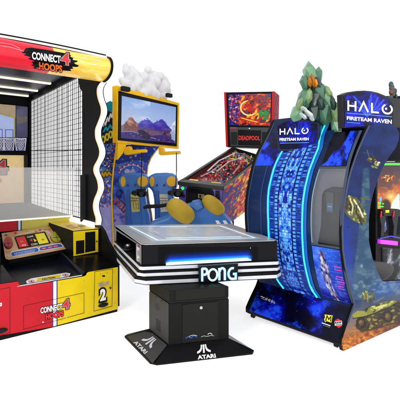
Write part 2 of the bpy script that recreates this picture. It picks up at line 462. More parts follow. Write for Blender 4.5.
# number door on the yellow side
m = MB(); m.stroke(S0, [(94.8, 271.8), (112.6, 268.8), (112, 306.3), (93.9, 311.3)], .38, line, .0025, True)
m.text(S0, '2', [(99.8, 289.3), (106, 288), (106, 300.2), (99.8, 301.7)], black, .0032, .09)
m.text(S0, '2', [(100.6, 290), (105.4, 289), (105.4, 299.4), (100.6, 300.6)], white, .004, .05)
for u, (x) in enumerate([98.2, 100, 101.8, 103.6, 105.4, 107.2]):
    m.text(S0, 'YELLOW'[u], [(x, 283.6-.36*u-(.5 if u in (2, 3) else 0)), (x+1.6, 283.3-.36*u-(.5 if u in (2, 3) else 0)), (x+1.6, 286.6-.3*u), (x, 286.9-.3*u)], grey, .004, .05)
m.oval(S0, 103.6, 276.1, 1.7, .8, black, .003)
for x, y in [(100.5, 274), (107.4, 272.8)]: m.oval(S0, x, y, .35, .35, black, .003)
d = m.build('door', bh, 'yellow door with the number 2')
m = MB(); m.tube([S0.at(110.4, 288, 0), S0.at(110.4, 288, .012)], .009, charc, 10); m.build('lock', d)
m = MB(); m.ball(S0.at(103.3, 305, .006), .05, .02, .02, rubber, 14, 8, (HU, HV, V3((0, 0, 1)))); m.build('vent_cover', d)
# number door on the red side (mostly out of the picture)
m = MB(); m.stroke(S0, [(-8, 290.8), (10, 287.6), (10, 333), (-8, 338)], .38, line, .0025, True)
m.text(S0, '1', [(-6.4, 303.5), (-3.4, 303), (-3.4, 317), (-6.4, 318)], white, .004, .05)
m.draw(S0, [(-8, 304.5), (1.9, 302.6), (1.9, 306), (-8, 308)], white, .0035); m.stroke(S0, [(-7, 306.2), (1.2, 304.4)], .6, redi, .0045)
d = m.build('door', bh, 'red door at the left edge')
m = MB(); m.ball(S0.at(1.0, 331, .006), .05, .02, .02, rubber, 14, 8, (HU, HV, V3((0, 0, 1)))); m.build('vent_cover', d)
# deck and ball tray
m = MB()
m.poly([Hp(-.33, 0, .432), Hp(0, 0, .432), Hp(0, .45, .50), Hp(-.33, .45, .50)], blackg)
m.poly([Hp(-HW, 0, .452), Hp(-.91, 0, .452), Hp(-.91, .45, .50), Hp(-HW, .45, .50)], blackg)
m.build('deck', bh)
m = MB()
steel = mat('dark blue steel ball tray', (.005, .007, .014), .32, .22)
m.poly([Hp(-.89, .0, .405), Hp(-.35, .0, .405), Hp(-.35, .72, .42), Hp(-.89, .72, .42)], steel)
m.poly([Hp(-.35, 0, .405), Hp(-.33, 0, .432), Hp(-.33, .72, .53), Hp(-.35, .72, .42)], steel)
m.poly([Hp(-.89, 0, .405), Hp(-.89, .72, .42), Hp(-.91, .72, .53), Hp(-.91, 0, .452)], steel)
m.poly([Hp(-.91, .72, .42), Hp(-.33, .72, .42), Hp(-.33, .72, .50), Hp(-.91, .72, .50)], black)
m.tube([Hp(-.89, .004, .407), Hp(-.35, .004, .407)], .005, silver, 6)
TR = plane3(Hp(-.89, 0, .405), Hp(-.35, 0, .405), Hp(-.35, .72, .42))
m.build('ball_tray', bh)
m = MB()
m.draw(TR, [(27, 283.7), (69, 276.3), (70.5, 273.5), (66, 272.6), (31, 278.4), (26, 281)], white, .003)
m.draw(TR, [(36, 281.4), (60, 277.2), (61, 274.3), (38, 278.2)], yel, .005)
for x, y in [(31.5, 281.2), (65.5, 274.9)]:
    m.oval(TR, x, y, 3.1, 1.4, redi, .005); m.oval(TR, x, y, 2.3, .95, white, .006); m.oval(TR, x, y, 1.1, .6, black, .007)
m.text(TR, 'CAUTION', [(42, 278.5), (55, 276.4), (55, 278), (42, 280.1)], black, .007, .02)
m.build('warning_sticker', bh)

# console with the buttons
wood = art('printed court wood', [(.3, (.45, .25, .10)), (.5, (.62, .37, .17)), (.7, (.72, .47, .24))], scale=5, stretch=(1, 1, 6), dist=.4, rough=.35, coat=.3)
a = HP(1.15).at(56.4, 225.6); b = HP(.63).at(70.5, 247.5); c = HP(.63).at(7.5, 260)
CP = plane3(a, b, c)
m = MB()
m.prism([CP.at(x, y) for x, y in [(1.5, 233.2), (25, 229.9), (56.4, 225.2), (57.6, 226.6), (70.3, 246), (70, 247.6), (68, 248.6), (9, 259.8), (6, 259), (5, 257)]], V3((0, 0, -.035)), wood, black)
con = m.build('console', bh)
m = MB()
m.draw(CP, [(14, 236.5), (45, 231.4), (50.8, 243.2), (18.5, 249)], blackg, .003)
m.draw(CP, [(15.8, 237.4), (24.5, 236), (28.6, 246), (19.6, 247.6)], redi, .004)
m.draw(CP, [(34.8, 234.2), (44, 232.8), (48.8, 242.6), (39.2, 244.3)], mat('lemon ink', (.9, .82, .02), .4, .3), .004)
m.oval(CP, 21.8, 241.5, 1.6, .9, orange, .005); m.oval(CP, 43, 239.5, 1.6, .9, orange, .005)
m.text(CP, 'PTS', [(22, 244.8), (25.6, 244.2), (26.2, 245.8), (22.6, 246.4)], white, .005, .03)
m.draw(CP, [(29.3, 240), (32, 238.4), (32.8, 242.2)], redi, .004); m.draw(CP, [(33.2, 238.4), (36.8, 240.4), (34.6, 242)], MATS['lemon ink'], .004)
m.text(CP, 'CLEAR', [(26.8, 236.3), (33.2, 235.2), (33.6, 236.8), (27.2, 237.9)], white, .004, .02)
m.text(CP, 'COIN', [(30.8, 243.9), (37, 242.8), (37.6, 244.6), (31.4, 245.7)], white, .004, .02)
m.stroke(CP, [(12, 238.5), (18, 235), (30, 232.4), (40, 230.6), (48, 231.6), (55, 239)], .5, white, .003)
for x, y, c_ in [(15.5, 232.9, redi), (40, 229.9, redi), (6, 235, blue), (36, 231.5, orange), (49, 228.9, orange)]: m.oval(CP, x, y, 1.3, .9, c_, .004)
for x, y in [(27, 231.4), (7, 256.5), (45.5, 229.2), (61, 234), (66, 243.5), (55.5, 228)]: m.oval(CP, x, y, .35, .3, black, .004)
m.draw(CP, [(10.2, 253.5), (12, 251.4), (36, 247.2), (38.2, 247.8), (39.6, 250), (38.6, 252), (13, 257), (11, 256)], white, .003)
m.draw(CP, [(11, 253.6), (12.6, 252), (36, 247.8), (37.8, 248.4), (38.8, 250), (38, 251.5), (13, 256.3), (11.6, 255.4)], blue, .0036)
m.draw(CP, [(38.6, 248.4), (40, 246.6), (58, 243.2), (61.6, 243.8), (64, 246.2), (62, 247.4), (41, 251.3), (39.6, 250.6)], white, .003)
m.draw(CP, [(39.4, 248.6), (40.4, 247.2), (58, 243.9), (61, 244.4), (62.8, 246.2), (61.6, 246.8), (41.2, 250.6), (40, 250)], blue, .0036)
for i, x in enumerate([41.6, 47.6, 53.4]):
    m.draw(CP, [(x, 248-i*1.1), (x+4.4, 247.2-i*1.1), (x+5, 249-i*1.1), (x+.6, 249.8-i*1.1)], redi, .0042)
    m.stroke(CP, [(x+.8, 248.6-i*1.1), (x+4, 248-i*1.1)], .4, white, .0048)
R = random.Random(3)
for j in range(4):
    x = 14+j*.3
    while x < 34:
        w = R.uniform(.6, 1.8); y = 253.1+j*.85-(x-14)*.185
        m.stroke(CP, [(x, y), (x+w, y-w*.185)], .3, white, .0045); x += w+.5
m.build('button_overlay', con)
for (x, y, rx, ry, c_, lb) in [(8.3, 243.6, 4.2, 5, mat('dark red button', (.40, .02, .03), .35, .4, coat=.4), 'red start button'), (57, 237.6, 6.2, 4.6, mat('olive yellow button', (.45, .40, .02), .35, .4, coat=.4), 'yellow start button')]:
    m = MB(); m.oval(CP, x, y, rx*1.08, ry*1.08, black, .003)
    top = [CP.at(x+rx*math.cos(t*math.pi/12), y+ry*math.sin(t*math.pi/12), .004) for t in range(24)]
    m.prism(top, CP.n*.022, c_)
    m.stroke(CP, [(x-rx*.7, y), (x+rx*.7, y-ry*.15)], .3, black, .0275); m.stroke(CP, [(x-rx*.1, y-ry*.8), (x+rx*.1, y+ry*.8)], .3, black, .0285)
    m.build('button', con, lb, bevel=.003)
# side pillars
P4 = HP(.41)
def pillar(u0, u1, mt, lab):
    m = MB()
    m.hexa([Hp(u0, .41, .44), Hp(u1, .41, .44), Hp(u1, 1.19, .44), Hp(u0, 1.19, .44)], [Hp(u0, .41, .742), Hp(u1, .41, .742), Hp(u1, 1.19, .742), Hp(u0, 1.19, .742)], black)
    m.prism([Hp(u0, .407, .742), Hp(u1, .407, .742), Hp(u1, 1.19, .742), Hp(u0, 1.19, .742)], V3((0, 0, .006)), mt, black)
    return m.build('pillar', bh, lab, bevel=.002)
p1 = pillar(-.282, -.004, yel, 'yellow topped side pillar'); p2 = pillar(-HW, -.93, red, 'red topped side pillar')
m = MB()
m.draw(P4, [(73.2, 231.6), (98.3, 229.4), (98.2, 251.8), (73.4, 256.2)], yel, .003)
m.draw(P4, [(76, 241), (84.3, 240), (84.3, 253), (76, 254.4)], black, .005)
m.draw(P4, [(85.2, 232.4), (95.3, 231.4), (95.3, 250.6), (85.2, 252.6)], black, .005)
m.build('coin_door', p1)
m = MB(); m.tube([P4.at(96.7, 241.3, .003), P4.at(96.7, 241.3, .015)], .008, charc, 10); m.build('lock', p1)
m = MB(); ZT = zplane(.749); m.oval(ZT, 82, 225, 4.2, 1.1, blackg, .003)
m.stroke(ZT, [(66, 226), (72, 224.6)], .5, orange, .003); m.stroke(ZT, [(71, 227.8), (78, 226.8)], .5, orange, .003); m.stroke(ZT, [(68, 227), (74, 226)], .3, redi, .004)
m.build('bin_opening', p1)
m = MB(); m.prism([Hp(-HW, .402, .52), Hp(-.945, .402, .52), Hp(-.945, .402, .735), Hp(-HW, .402, .735)], HV*.003, red); m.build('front_plate', p2)
# playfield rail + playfield
m = MB()
m.hexa([Hp(-HW, 1.19, .69), Hp(-.62, 1.19, .69), Hp(-.62, 1.23, .69), Hp(-HW, 1.23, .69)], [Hp(-HW, 1.19, .795), Hp(-.62, 1.19, .795), Hp(-.62, 1.23, .795), Hp(-HW, 1.23, .795)], red)
m.hexa([Hp(-.57, 1.19, .69), Hp(-.004, 1.19, .69), Hp(-.004, 1.23, .69), Hp(-.57, 1.23, .69)], [Hp(-.57, 1.19, .795), Hp(-.004, 1.19, .795), Hp(-.004, 1.23, .795), Hp(-.57, 1.23, .795)], mat('pale gold laminate', (.62, .55, .10), .35, .4))
m.hexa([Hp(-.62, 1.19, .69), Hp(-.57, 1.19, .69), Hp(-.57, 1.23, .69), Hp(-.62, 1.23, .69)], [Hp(-.62, 1.19, .795), Hp(-.57, 1.19, .795), Hp(-.57, 1.23, .795), Hp(-.62, 1.23, .795)], navy)
m.prism([Hp(-.606, 1.188, .69), Hp(-.584, 1.188, .69), Hp(-.584, 1.188, .7945), Hp(-.606, 1.188, .7945)], HV*.0015, white)
m.tube([Hp(-HW, 1.2, .803), Hp(-.004, 1.2, .803)], .009, ledw, 8)
m.build('front_rail', bh)
m = MB(); m.hexa([Hp(-HW, 1.23, .70), Hp(-.004, 1.23, .70), Hp(-.004, 3.13, .74), Hp(-HW, 3.13, .74)], [Hp(-HW, 1.23, .79), Hp(-.004, 1.23, .79), Hp(-.004, 3.13, .84), Hp(-HW, 3.13, .84)], mat('grey playfield carpet', (.16, .165, .17), .85, .15, bump=.5, bscale=90))
m.build('playfield', bh)
# side walls: black panels, wavy edge
wav = [(82, 103), (84.5, 101.2), (88, 99.6), (93, 99.4), (99, 100.6), (106.5, 103.2), (112.5, 103.5), (118, 102), (124, 99.6), (130, 97.6), (138, 97.9), (144, 100), (150, 101.8), (155, 101.6), (160, 99.8), (166.5, 96.3), (172.5, 96.2), (180, 99.4), (187.5, 100.6), (193, 99.3), (199, 96.7), (205.5, 95.4), (212, 96.2), (219, 98.2), (225, 97.6)]
wav = smooth_tab(wav, 3)
WS = HS(0)
def vz(px, py):
    q = WS.at(px, py); return (q-HO).dot(HV), q.z
edge = [vz(x, y) for y, x in wav]
for side, u in (('right', 0.0), ('left', -HW)):
    m = MB(); dx = HU*(.03 if side == 'right' else -.03)
    pts = [Hp(u, v+.03, z) for v, z in edge]
    low = [(vz(99.5, 226)), vz(103, 231), vz(107, 241), vz(112, 250), vz(116, 257.5)]
    pts += [Hp(u, v, z) for v, z in low] + [Hp(u, .005, .44), Hp(u, .905, .44), Hp(u, .905, 2.24), Hp(u, .98, 2.30), Hp(u, 1.02, 2.41), Hp(u, .34, 2.41)]
    m.prism(pts, dx, black); m.build('side_panel', bh)
    m = MB()   # led band on the wavy front edge
    L = [Hp(u, v, z) for v, z in edge]; n = len(L); w = HU*.052; off = -HU*.014 if side == 'right' else -HU*.03
    A = [p+off for p in L]; B = [p+off+w for p in L]; A2 = [p+HV*.035 for p in A]; B2 = [p+HV*.035 for p in B]
    m.add(A+B, [(i, i+1, n+i+1, n+i) for i in range(n-1)], ledw)
    m.add(A+A2, [(i, i+1, n+i+1, n+i) for i in range(n-1)], ledr); m.add(B+B2, [(i, i+1, n+i+1, n+i) for i in range(n-1)], black)
    e1 = [p+HU*.006-HV*.006 for p in B]; e2 = [p+HU*.006+HV*.045 for p in B]
    e0 = [p-HV*.006 for p in B]
    m.add(e0+e1, [(i, i+1, n+i+1, n+i) for i in range(n-1)], black); m.add(e1+e2, [(i, i+1, n+i+1, n+i) for i in range(n-1)], black)
    m.build('led_trim', bh, smooth=50)
    # wire net
    m = MB(); wire = mat('black net cord', (.03, .03, .034), .7, .1)
    K = 34; uu = u+(.01 if side == 'right' else -.01)
    def bar(a, b, r): m.tube([a, b], r, wire, 4, False)
    for i in range(K+1):
        v = .92+(3.12-.92)*i/K; bar(Hp(uu, v, .80), Hp(uu, v, 2.44), .0034)
    for j in range(27):
        z = .86+(2.44-.86)*j/26; bar(Hp(uu+.002, .90, z), Hp(uu+.002, 3.13, z), .0026)
    if side == 'right':
        for i in range(12):
            v = .95+i*.19+random.uniform(-.02, .02); bar(Hp(uu+.04, v, .80), Hp(uu+.04, v+.01, 2.44), .003)
        m.tube([Hp(u-.012, .9, 1.575), Hp(u-.012, 3.12, 1.655)], .006, black, 6)
    m.build('side_net', bh)
    m = MB(); du = .03 if side == 'right' else -.03
    m.prism([Hp(u, .9, 2.435), Hp(u+du, .9, 2.435), Hp(u+du, .9, 2.52), Hp(u, .9, 2.52)], HV*2.25, black)
    m.prism([Hp(u, .9, .44), Hp(u+du, .9, .44), Hp(u+du, .9, .80), Hp(u, .9, .80)], HV*2.25, black)
    m.prism([Hp(u-.006, 3.10, .8), Hp(u+.03, 3.10, .8), Hp(u+.03, 3.10, 2.5), Hp(u-.006, 3.10, 2.5)], HV*.04, black)
    m.build('net_frame', bh)
# ledge glow foot, post and windscreen
m = MB(); m.prism([Hp(-.045, .50, .748), Hp(-.02, .50, .748), Hp(-.02, .50, .80), Hp(-.045, .50, .775)], HV*.68, ledw); m.build('ledge_light', bh)
q0 = HP(1.12).at(81.3, 175); q1 = HP(1.12).at(87.4, 175.5)
m = MB(); m.prism([HP(.80).at(81.2, 175), HP(.80).at(87.2, 174.2), HP(.80).at(87.2, 221), HP(.80).at(81.2, 222)], HV*.03, charc); m.build('post', bh, bevel=.004)
wsm = mat('frosted acrylic', (.93, .93, .93), .12, .5, alpha=.30, var=.02)
W = HP(1.17)
m = MB(); m.prism([Hp(-HW+.01, 1.17, .81), Hp(-.012, 1.17, .81), W.at(80.6, 176), W.at(79.5, 167.5), Hp(-HW+.01, 1.17, 1.375)], HV*.006, wsm); m.build('windscreen', bh)
# header
hprof = smooth_tab([(2.255, .37), (2.27, .27), (2.31, .185), (2.365, .155), (2.42, .17), (2.465, .225), (2.485, .31)], 4)
HR = Ruled(Hp(0, 0, 0)[:2], HU[:2], HV[:2], hprof)
m = MB()
def sweep(u0, u1, mt):
    n = len(hprof); A = [HR.P(u0, z) for z, p in hprof]; B = [HR.P(u1, z) for z, p in hprof]
    m.add(A+B, [(i, i+1, n+i+1, n+i) for i in range(n-1)], mt)
sweep(-HW, -.545, hred); sweep(-.545, 0, hyel)
m.prism([HR.P(-HW, z) for z, p in hprof]+[Hp(-HW, .42, 2.485), Hp(-HW, .42, 2.255)], -HU*.003, black)
hd = m.build('header', bh, smooth=40)
m = MB()
cap = [HR.P(0, z, .012)+V3((0, 0, .012*(1 if z > 2.37 else -1)*min(1, abs(z-2.37)/.09))) for z, p in hprof]+[Hp(0, .45, 2.50), Hp(0, .45, 2.245)]
m.prism(cap, HU*.022, black); m.build('end_cap', hd, smooth=40)
m = MB()
top = [(u_, 2.497+.010*math.sin(math.pi*min(1, max(0, -u_/HW)))) for u_ in [-HW*k/20 for k in range(21)]]
m.add([Hp(u_, .235, z-.03) for u_, z in top]+[Hp(u_, .27, z) for u_, z in top], [(i, i+1, 22+i, 21+i) for i in range(20)], ledw)
m.add([Hp(u_, .266, z) for u_, z in top]+[Hp(u_, .262, z+.011) for u_, z in top], [(i, i+1, 22+i, 21+i) for i in range(20)], black)
m.add([Hp(u_, .262, z+.011) for u_, z in top]+[Hp(u_, .5, z+.011) for u_, z in top], [(i, i+1, 22+i, 21+i) for i in range(20)], black)
m.build('top_light', hd)
m = MB()
spl = [(22, 51.2), (24.5, 50.2), (26, 48.2), (31, 47.6), (38, 48.6), (48, 50), (60, 52.2), (68, 53.8), (71, 55.2), (70.2, 56.6), (73.5, 58), (72.6, 59.8), (78, 60.8), (77, 62), (74, 62.8), (75.4, 64.2), (79, 65.4), (77.5, 67), (72, 66.8), (73.5, 68.6), (70, 69.2), (71.5, 71), (66, 70.8), (60, 70.2), (61, 72.2), (52, 70.8), (44, 70), (37, 69.4), (33, 68.2), (34.5, 66.6), (31, 65.4), (33.5, 64), (31.5, 62.4), (34.5, 61), (28, 58.8), (31, 57.4), (27, 56), (23.5, 55.2), (26.5, 53.8), (22.4, 53)]
m.draw(HR, spl, blackg, .003, step=3)
def qh(u, v): return (32.2+37.2*u, 50.2+18.2*v+5.4*u)
hoops_logo(m, HR, qh, .012, big=True)
m.build('header_logo', hd)
m = MB()
for k, (y0, y1, hl) in enumerate([(42.5, 49, 8), (45.5, 52, 5)]):
    m.stroke(HR, [(0, y0), (12, y0+2), (20+k*4, y1-.5)], .45, mat('painted pink highlight', (.95, .35, .4), .3, .4), .003)
for pts in ([(74, 56.5), (86, 59), (101, 61)], [(80, 61.5), (94, 64.5), (106, 66)], [(66, 74), (80, 76), (99, 78.6)]):
    m.stroke(HR, pts, .8, mat('painted gold highlight', (.99, .83, .42), .3, .4), .003)
m.build('painted_highlights', hd)  # highlights of the bulging header painted as thin strokes
# ceiling with light strips
m = MB(); m.hexa([Hp(-HW, .40, 2.50), Hp(0, .40, 2.50), Hp(0, 3.15, 2.50), Hp(-HW, 3.15, 2.50)], [Hp(-HW, .40, 2.53), Hp(0, .40, 2.53), Hp(0, 3.15, 2.53), Hp(-HW, 3.15, 2.53)], mat('dark ceiling board', (.006, .009, .022), .3, .15)); ce = m.build('ceiling', bh)
cl = mat('cream light strip', (.9, .85, .7), .4, .3, emit=.95, ecol=(1, .93, .72))
for v in (1.25, 1.85, 2.45, 2.95):
    m = MB(); m.hexa([Hp(-HW+.02, v, 2.482), Hp(-.05, v, 2.482), Hp(-.05, v+.05, 2.482), Hp(-HW+.02, v+.05, 2.482)], [Hp(-HW+.02, v, 2.4995), Hp(-.05, v, 2.4995), Hp(-.05, v+.05, 2.4995), Hp(-HW+.02, v+.05, 2.4995)], cl)
    m.build('light_strip', ce)
# back wall
B = HP(3.08)
m = MB(); m.hexa([Hp(-HW, 3.13, .7), Hp(.03, 3.13, .7), Hp(.03, 3.17, .7), Hp(-HW, 3.17, .7)], [Hp(-HW, 3.13, 2.5), Hp(.03, 3.13, 2.5), Hp(.03, 3.17, 2.5), Hp(-HW, 3.17, 2.5)], black)
bk = m.build('back_wall', bh)
m = MB()
tan = mat('tan board', (.55, .43, .28), .5, .3, emit=.1); lbl = mat('pale blue board', (.42, .50, .85), .4, .3, emit=.25, ecol=(.5, .6, 1)); pur = mat('dusk purple glass', (.08, .08, .20), .15, .5)
m.draw(B, [(-12, 103), (15.6, 105.5), (15.6, 118.5), (-12, 108)], tan, .0)
m.draw(B, [(-12, 110.5), (14.2, 118.3), (14.2, 137.5), (-12, 137.5)], lbl, .0)
m.stroke(B, [(-12, 109.5), (14.9, 118), (14.9, 137.5)], 1.0, mat('lime edge', (.62, .62, .05), .4, .3), .003)
m.draw(B, [(16.2, 105.5), (27.6, 107), (27.6, 137.5), (16.2, 137.5)], pur, .0)
m.stroke(B, [(5.5, 137.5), (5.5, 129.8), (13, 129.8), (13, 137.5)], .6, blue, .003); m.stroke(B, [(-6, 137.5), (-6, 129.2), (2.2, 129.4), (2.2, 137.5)], .6, blue, .003)
m.draw(B, [(16.5, 117), (27.4, 116.5), (27.4, 122), (16.5, 124)], mat('bronze reflection', (.16, .14, .12), .2, .5), .002)
m.build('backboard', bk)
m = MB(); ctw = mat('lit court panel', (.80, .60, .28), .3, .3, emit=.22, ecol=(1, .72, .3), var=.05)
B2 = HP(3.04)
m.slab(B2, [(-12, 155), (23.8, 155.3), (24, 202.5), (-12, 204)], .03, ctw, side=black)
m.stroke(B2, arc(29, 180, 15, 24.5, 97, 262, 20), .55, white, .003)
m.stroke(B2, arc(-14, 182, 17, 24, -80, 55, 14), .4, white, .003)
for off, mt, l in ((.09, black, 0), (.05, grey, .001), (.0, redi, .002)): m.text(B2, '4', [(-5, 160), (6.6, 160.6), (7, 173.6), (-5, 174)], mt, .004+l, off)
m.oval(B2, -.5, 180.4, 2.4, 2.6, orange, .004)
m.build('court_panel', bk)
m = MB(); m.slab(HP(3.02), [(-14, 151.2), (27.8, 151.6), (27.8, 155), (-14, 154.6)], .06, black); m.slab(HP(3.02), [(24.4, 155), (27.8, 155), (27.8, 204), (24.6, 204)], .06, charc); m.build('board_frame', bk)
netw = mat('pale net cord', (.72, .75, .85), .6, .2)
for x0 in (-6.5, 3.6, 15.2):
    m = MB(); N_ = HP(2.9); w = 10.8
    m.draw(N_, [(x0, 138.4), (x0+w, 138.6), (x0+w-1.2, 151), (x0+1.2, 150.8)], navy, -.03)
    for k in range(7):
        a = x0+.2+k*(w-.4)/6
        for s_ in (-1, 1):
            b = a+s_*3.4
            if x0-.2 <= b <= x0+w+.2: m.stroke(N_, [(a, 138.8), (b, 144.6)], .55, netw, .002+k*.0006); 
            if x0+.4 <= b <= x0+w-.4: m.stroke(N_, [(b, 144.6), (a*.9+.1*(x0+w/2), 150.4)], .5, netw, .007+k*.0006)
    m.tube([N_.at(x0, 138.4, .01), N_.at(x0+w/2, 138.8, .10), N_.at(x0+w, 138.6, .01)], .009, netw, 6)
    m.tube([N_.at(x0, 138.4, 0), N_.at(x0+1.2, 150.6, 0)], .008, netw, 6); m.tube([N_.at(x0+w, 138.6, 0), N_.at(x0+w-1.2, 150.6, 0)], .008, netw, 6)
    m.build('hoop_net', bk)

# ================================================================== 2. TWO-SEAT VR RIDE
vr = thing('vr_ride', (-.75, 5.3, 0), 'blue two-seat virtual reality ride under a yellow framed screen with blue graffiti panel', 'arcade machine')
vy = mat('golden yellow paint', (.90, .50, .003), .38, .2); vy2 = mat('amber paint', (.72, .40, .012), .4, .4)
vb = mat('bright blue moulded plastic', (.055, .19, .56), .36, .4, bump=.1, coat=.15); vb2 = mat('deep blue moulded plastic', (.035, .12, .42), .4, .4)
cush = mat('mustard upholstery', (.50, .33, .03), .6, .25, bump=.5, bscale=130)
TD = 4.9; tl = V3(((116.6-HX)/F*TD, TD, 0)); TP = Plane(tl, V3((.848, -.529, 0)))
m = MB(); m.slab(TP, [(116.6, 85.4), (179.4, 103.2), (178.6, 149), (117, 142.6)], .075, vy, 0)
tv = m.build('screen_frame', vr, bevel=.008)
m = MB(); m.slab(TP, [(118.8, 91), (177.6, 105.2), (176.8, 146.4), (118.2, 140.2)], .015, blackg, .008); m.build('bezel', tv)
scr = art('lit sky on the screen', [(.2, (.26, .36, .62)), (.5, (.42, .53, .80)), (.8, (.66, .74, .90))], scale=1.6, stretch=(1, 1, 2), rough=.15, spec=.3, emit=.32)
K = Ink(120.8, 95.6, 176.2, 143.6, .36, .8)
t = np.clip((K.Y-96)/45, 0, 1)[..., None]; K.C = np.array([128, 160, 214.])*(1-t)+np.array([196, 210, 236.])*t
K.mix((K.noise(18, 7, 3)-.5)*2.2*(K.X < 150), (214, 224, 240)); K.mix(K.disc(126, 122, 22, 20, .9)*.5, (170, 180, 205))
nz = K.noise(3, 3, 8)
K.mix(K.poly([(160, 143), (160, 126), (164, 121), (168, 125), (172, 119), (176.3, 112), (176.3, 143)], .8)*.9, (150, 166, 200)); K.mix(K.poly([(168, 126), (172, 119.6), (176.2, 113), (176.2, 131), (172, 127)], .5)*np.clip(nz*2-.4, 0, 1), (222, 228, 240))
K.mix(K.poly([(120, 143), (120, 130), (126, 126), (133, 127), (142, 132), (150, 143)], .8), (120, 112, 132))
for cx, cy, rx, ry, c1, c2 in ((139, 133, 9, 9, (96, 84, 120), (130, 118, 160)), (130.8, 128, 6.4, 9.5, (118, 74, 66), (196, 150, 140)), (147, 127, 7.4, 10.5, (62, 56, 158), (96, 92, 196)), (161, 127, 8.6, 12, (56, 48, 150), (92, 86, 190))):
    d = np.clip((1.02-np.abs((K.X-cx)/(rx*1.25))**1.5-np.clip((cy-K.Y)/ry, 0, 9)**1.15+(nz-.5)*.7)/.14, 0, 1); K.mix(d, c1); K.mix(d*np.clip((nz-.5)*6, 0, 1)*.6, c2); K.mix(d*K.disc(cx-rx*.25, cy-ry*.5, rx*.6, ry*.42, .9), c2)
    K.mix(d*np.clip((K.Y-cy-.0)/5+(nz-.5)*2, 0, 1)*.8, (128, 96, 104)); K.mix(d*np.clip((nz-.52)*6, 0, 1)*np.clip((K.Y-cy)/2, 0, 1), (70, 48, 66))
K.mix(K.poly([(120.5, 137), (127, 135), (138, 134.4), (147, 138), (156, 136), (166, 134), (176, 141), (176, 144), (120.5, 144)], .6), (66, 52, 120))
K.mix(K.line([(121, 136.4), (132, 134.6), (142, 136.8), (160, 141.4)], .9), (150, 128, 150)); K.mix(K.line([(128, 139.4), (150, 141.8)], .6), (38, 30, 70)); K.mix(K.poly([(138, 132), (143, 131), (152, 138), (148, 143), (140, 140)], .4)*.8, (34, 28, 58))
K.dabs(60, [(44, 36, 96), (90, 80, 160), (30, 24, 48), (120, 96, 140)], .8, [(121, 137), (146, 137), (175, 141), (175, 143), (121, 139.5)], rot=.1, seed=3, a=.7)
K.grain(.03)
bq = bil(K, [(121.8, 95.8), (176, 107.2), (175.2, 143.3), (121, 138)])
K.lay(lambda x, y: TP.at(*bq(x, y), .0095), inkmat('lit ride screen', .15, .2, emit=.45), 'screen', tv)
# brackets under the screen
m = MB()
m.prism([TP.at(118, 142.5, -.01), TP.at(127, 143.5, -.01), TP.at(122.5, 154, -.01), TP.at(117.5, 160, -.01)], -TP.n*.04, vy)
m.build('screen_post', vr, bevel=.006)
for pts, q, D in (([(123.5, 147.5), (129, 146), (130.5, 150), (145, 149.2), (145, 152), (126, 155), (124, 154)], .10, 5.05), ([(158.5, 147.2), (162.5, 147.6), (163.5, 151.6), (179.2, 150.8), (179.2, 154), (160.5, 155.3), (158.6, 154)], .10, 5.6)):
    m = MB(); Y = yplane(D); m.weld([Y.at(x, y) for x, y in pts], V3((.02, q, 0)), vy); m.build('headset_bracket', vr, bevel=.006)
# back panel and graffiti side panel
BD = 5.35; bp0 = V3(((113-HX)/F*BD, BD, 0)); BPn = V3((.30, -.954, 0)); BP = Plane(bp0, BPn)
vart = art('blue cartoon night print', [(.25, (.02, .07, .34)), (.42, (.05, .17, .58)), (.6, (.12, .28, .72)), (.72, (.42, .42, .80)), (.85, (.75, .72, .92))], scale=2.6, detail=5, dist=.6, rough=.35)
bo = [(118, 146), (127, 144.6), (160, 146.5), (156, 151), (151, 158), (148, 166), (147, 175), (147.4, 186), (149, 200), (151.5, 213), (153, 226), (153, 262), (114.5, 264), (113.6, 225), (112.6, 205), (112.8, 190), (114, 172), (115.6, 158)]
m = MB(); m.slab(BP, bo, .05, vart, 0, side=vy); bpn = m.build('back_panel', vr)
m = MB(); m.stroke(BP, [(160, 146.8), (156, 151.2), (151, 158.2), (148, 166), (147, 175), (147.4, 186), (149, 200), (151.5, 213), (153, 226)], 1.0, vy, .004)
m.build('yellow_trim', bpn)
lav = mat('lavender ink', (.55, .50, .80), .4, .3); pink = mat('pink ink', (.75, .30, .42), .4, .3); dkb = mat('dark navy ink', (.01, .02, .12), .4, .3); teal = mat('teal ink', (.03, .38, .45), .4, .3); orr = mat('track orange ink', (.72, .14, .06), .4, .3); lem = MATS['lemon ink']; grn = mat('green ink', (.10, .42, .12), .4, .3)
K = Ink(112.4, 144.4, 160.4, 232, .4, .85)
n1 = K.noise(14, 10, 4); n2 = K.noise(4, 4, 6); t = np.clip((K.Y-150)/75, 0, 1)[..., None]
K.C = np.array([36, 78, 190.])*(1-t)+np.array([96, 120, 218.])*t
K.mix(np.clip((n1-.5)*4, 0, 1)*.8, (84, 136, 232)); K.mix(np.clip((.46-n1)*5, 0, 1)*.8, (24, 44, 140))
K.mix(np.clip((K.Y-206+n1*8)/5, 0, 1)*.9, (168, 158, 226)); K.mix(np.clip((K.Y-212)/5, 0, 1)*np.clip((n2-.5)*6, 0, 1), (98, 84, 176))
K.mix(K.poly([(116, 144), (160, 144), (152, 157), (148, 164), (140, 160), (126, 162), (113, 166)], 1)*np.clip((n1-.35)*4, 0, 1)*.8, (22, 34, 120))
K.dabs(90, [(20, 30, 100), (150, 120, 210), (220, 120, 160), (40, 60, 170), (232, 180, 60), (180, 190, 240)], .9, [(116, 148), (158, 147), (148, 166), (147, 176), (116, 172)], seed=2, a=.8)
K.mix(K.line(arc(132, 177, 15, 13.5, 15, 160, 16), .9), (176, 40, 84)); K.mix(K.line(arc(132, 177, 13.4, 12, 15, 160, 16), .6), (214, 214, 240))
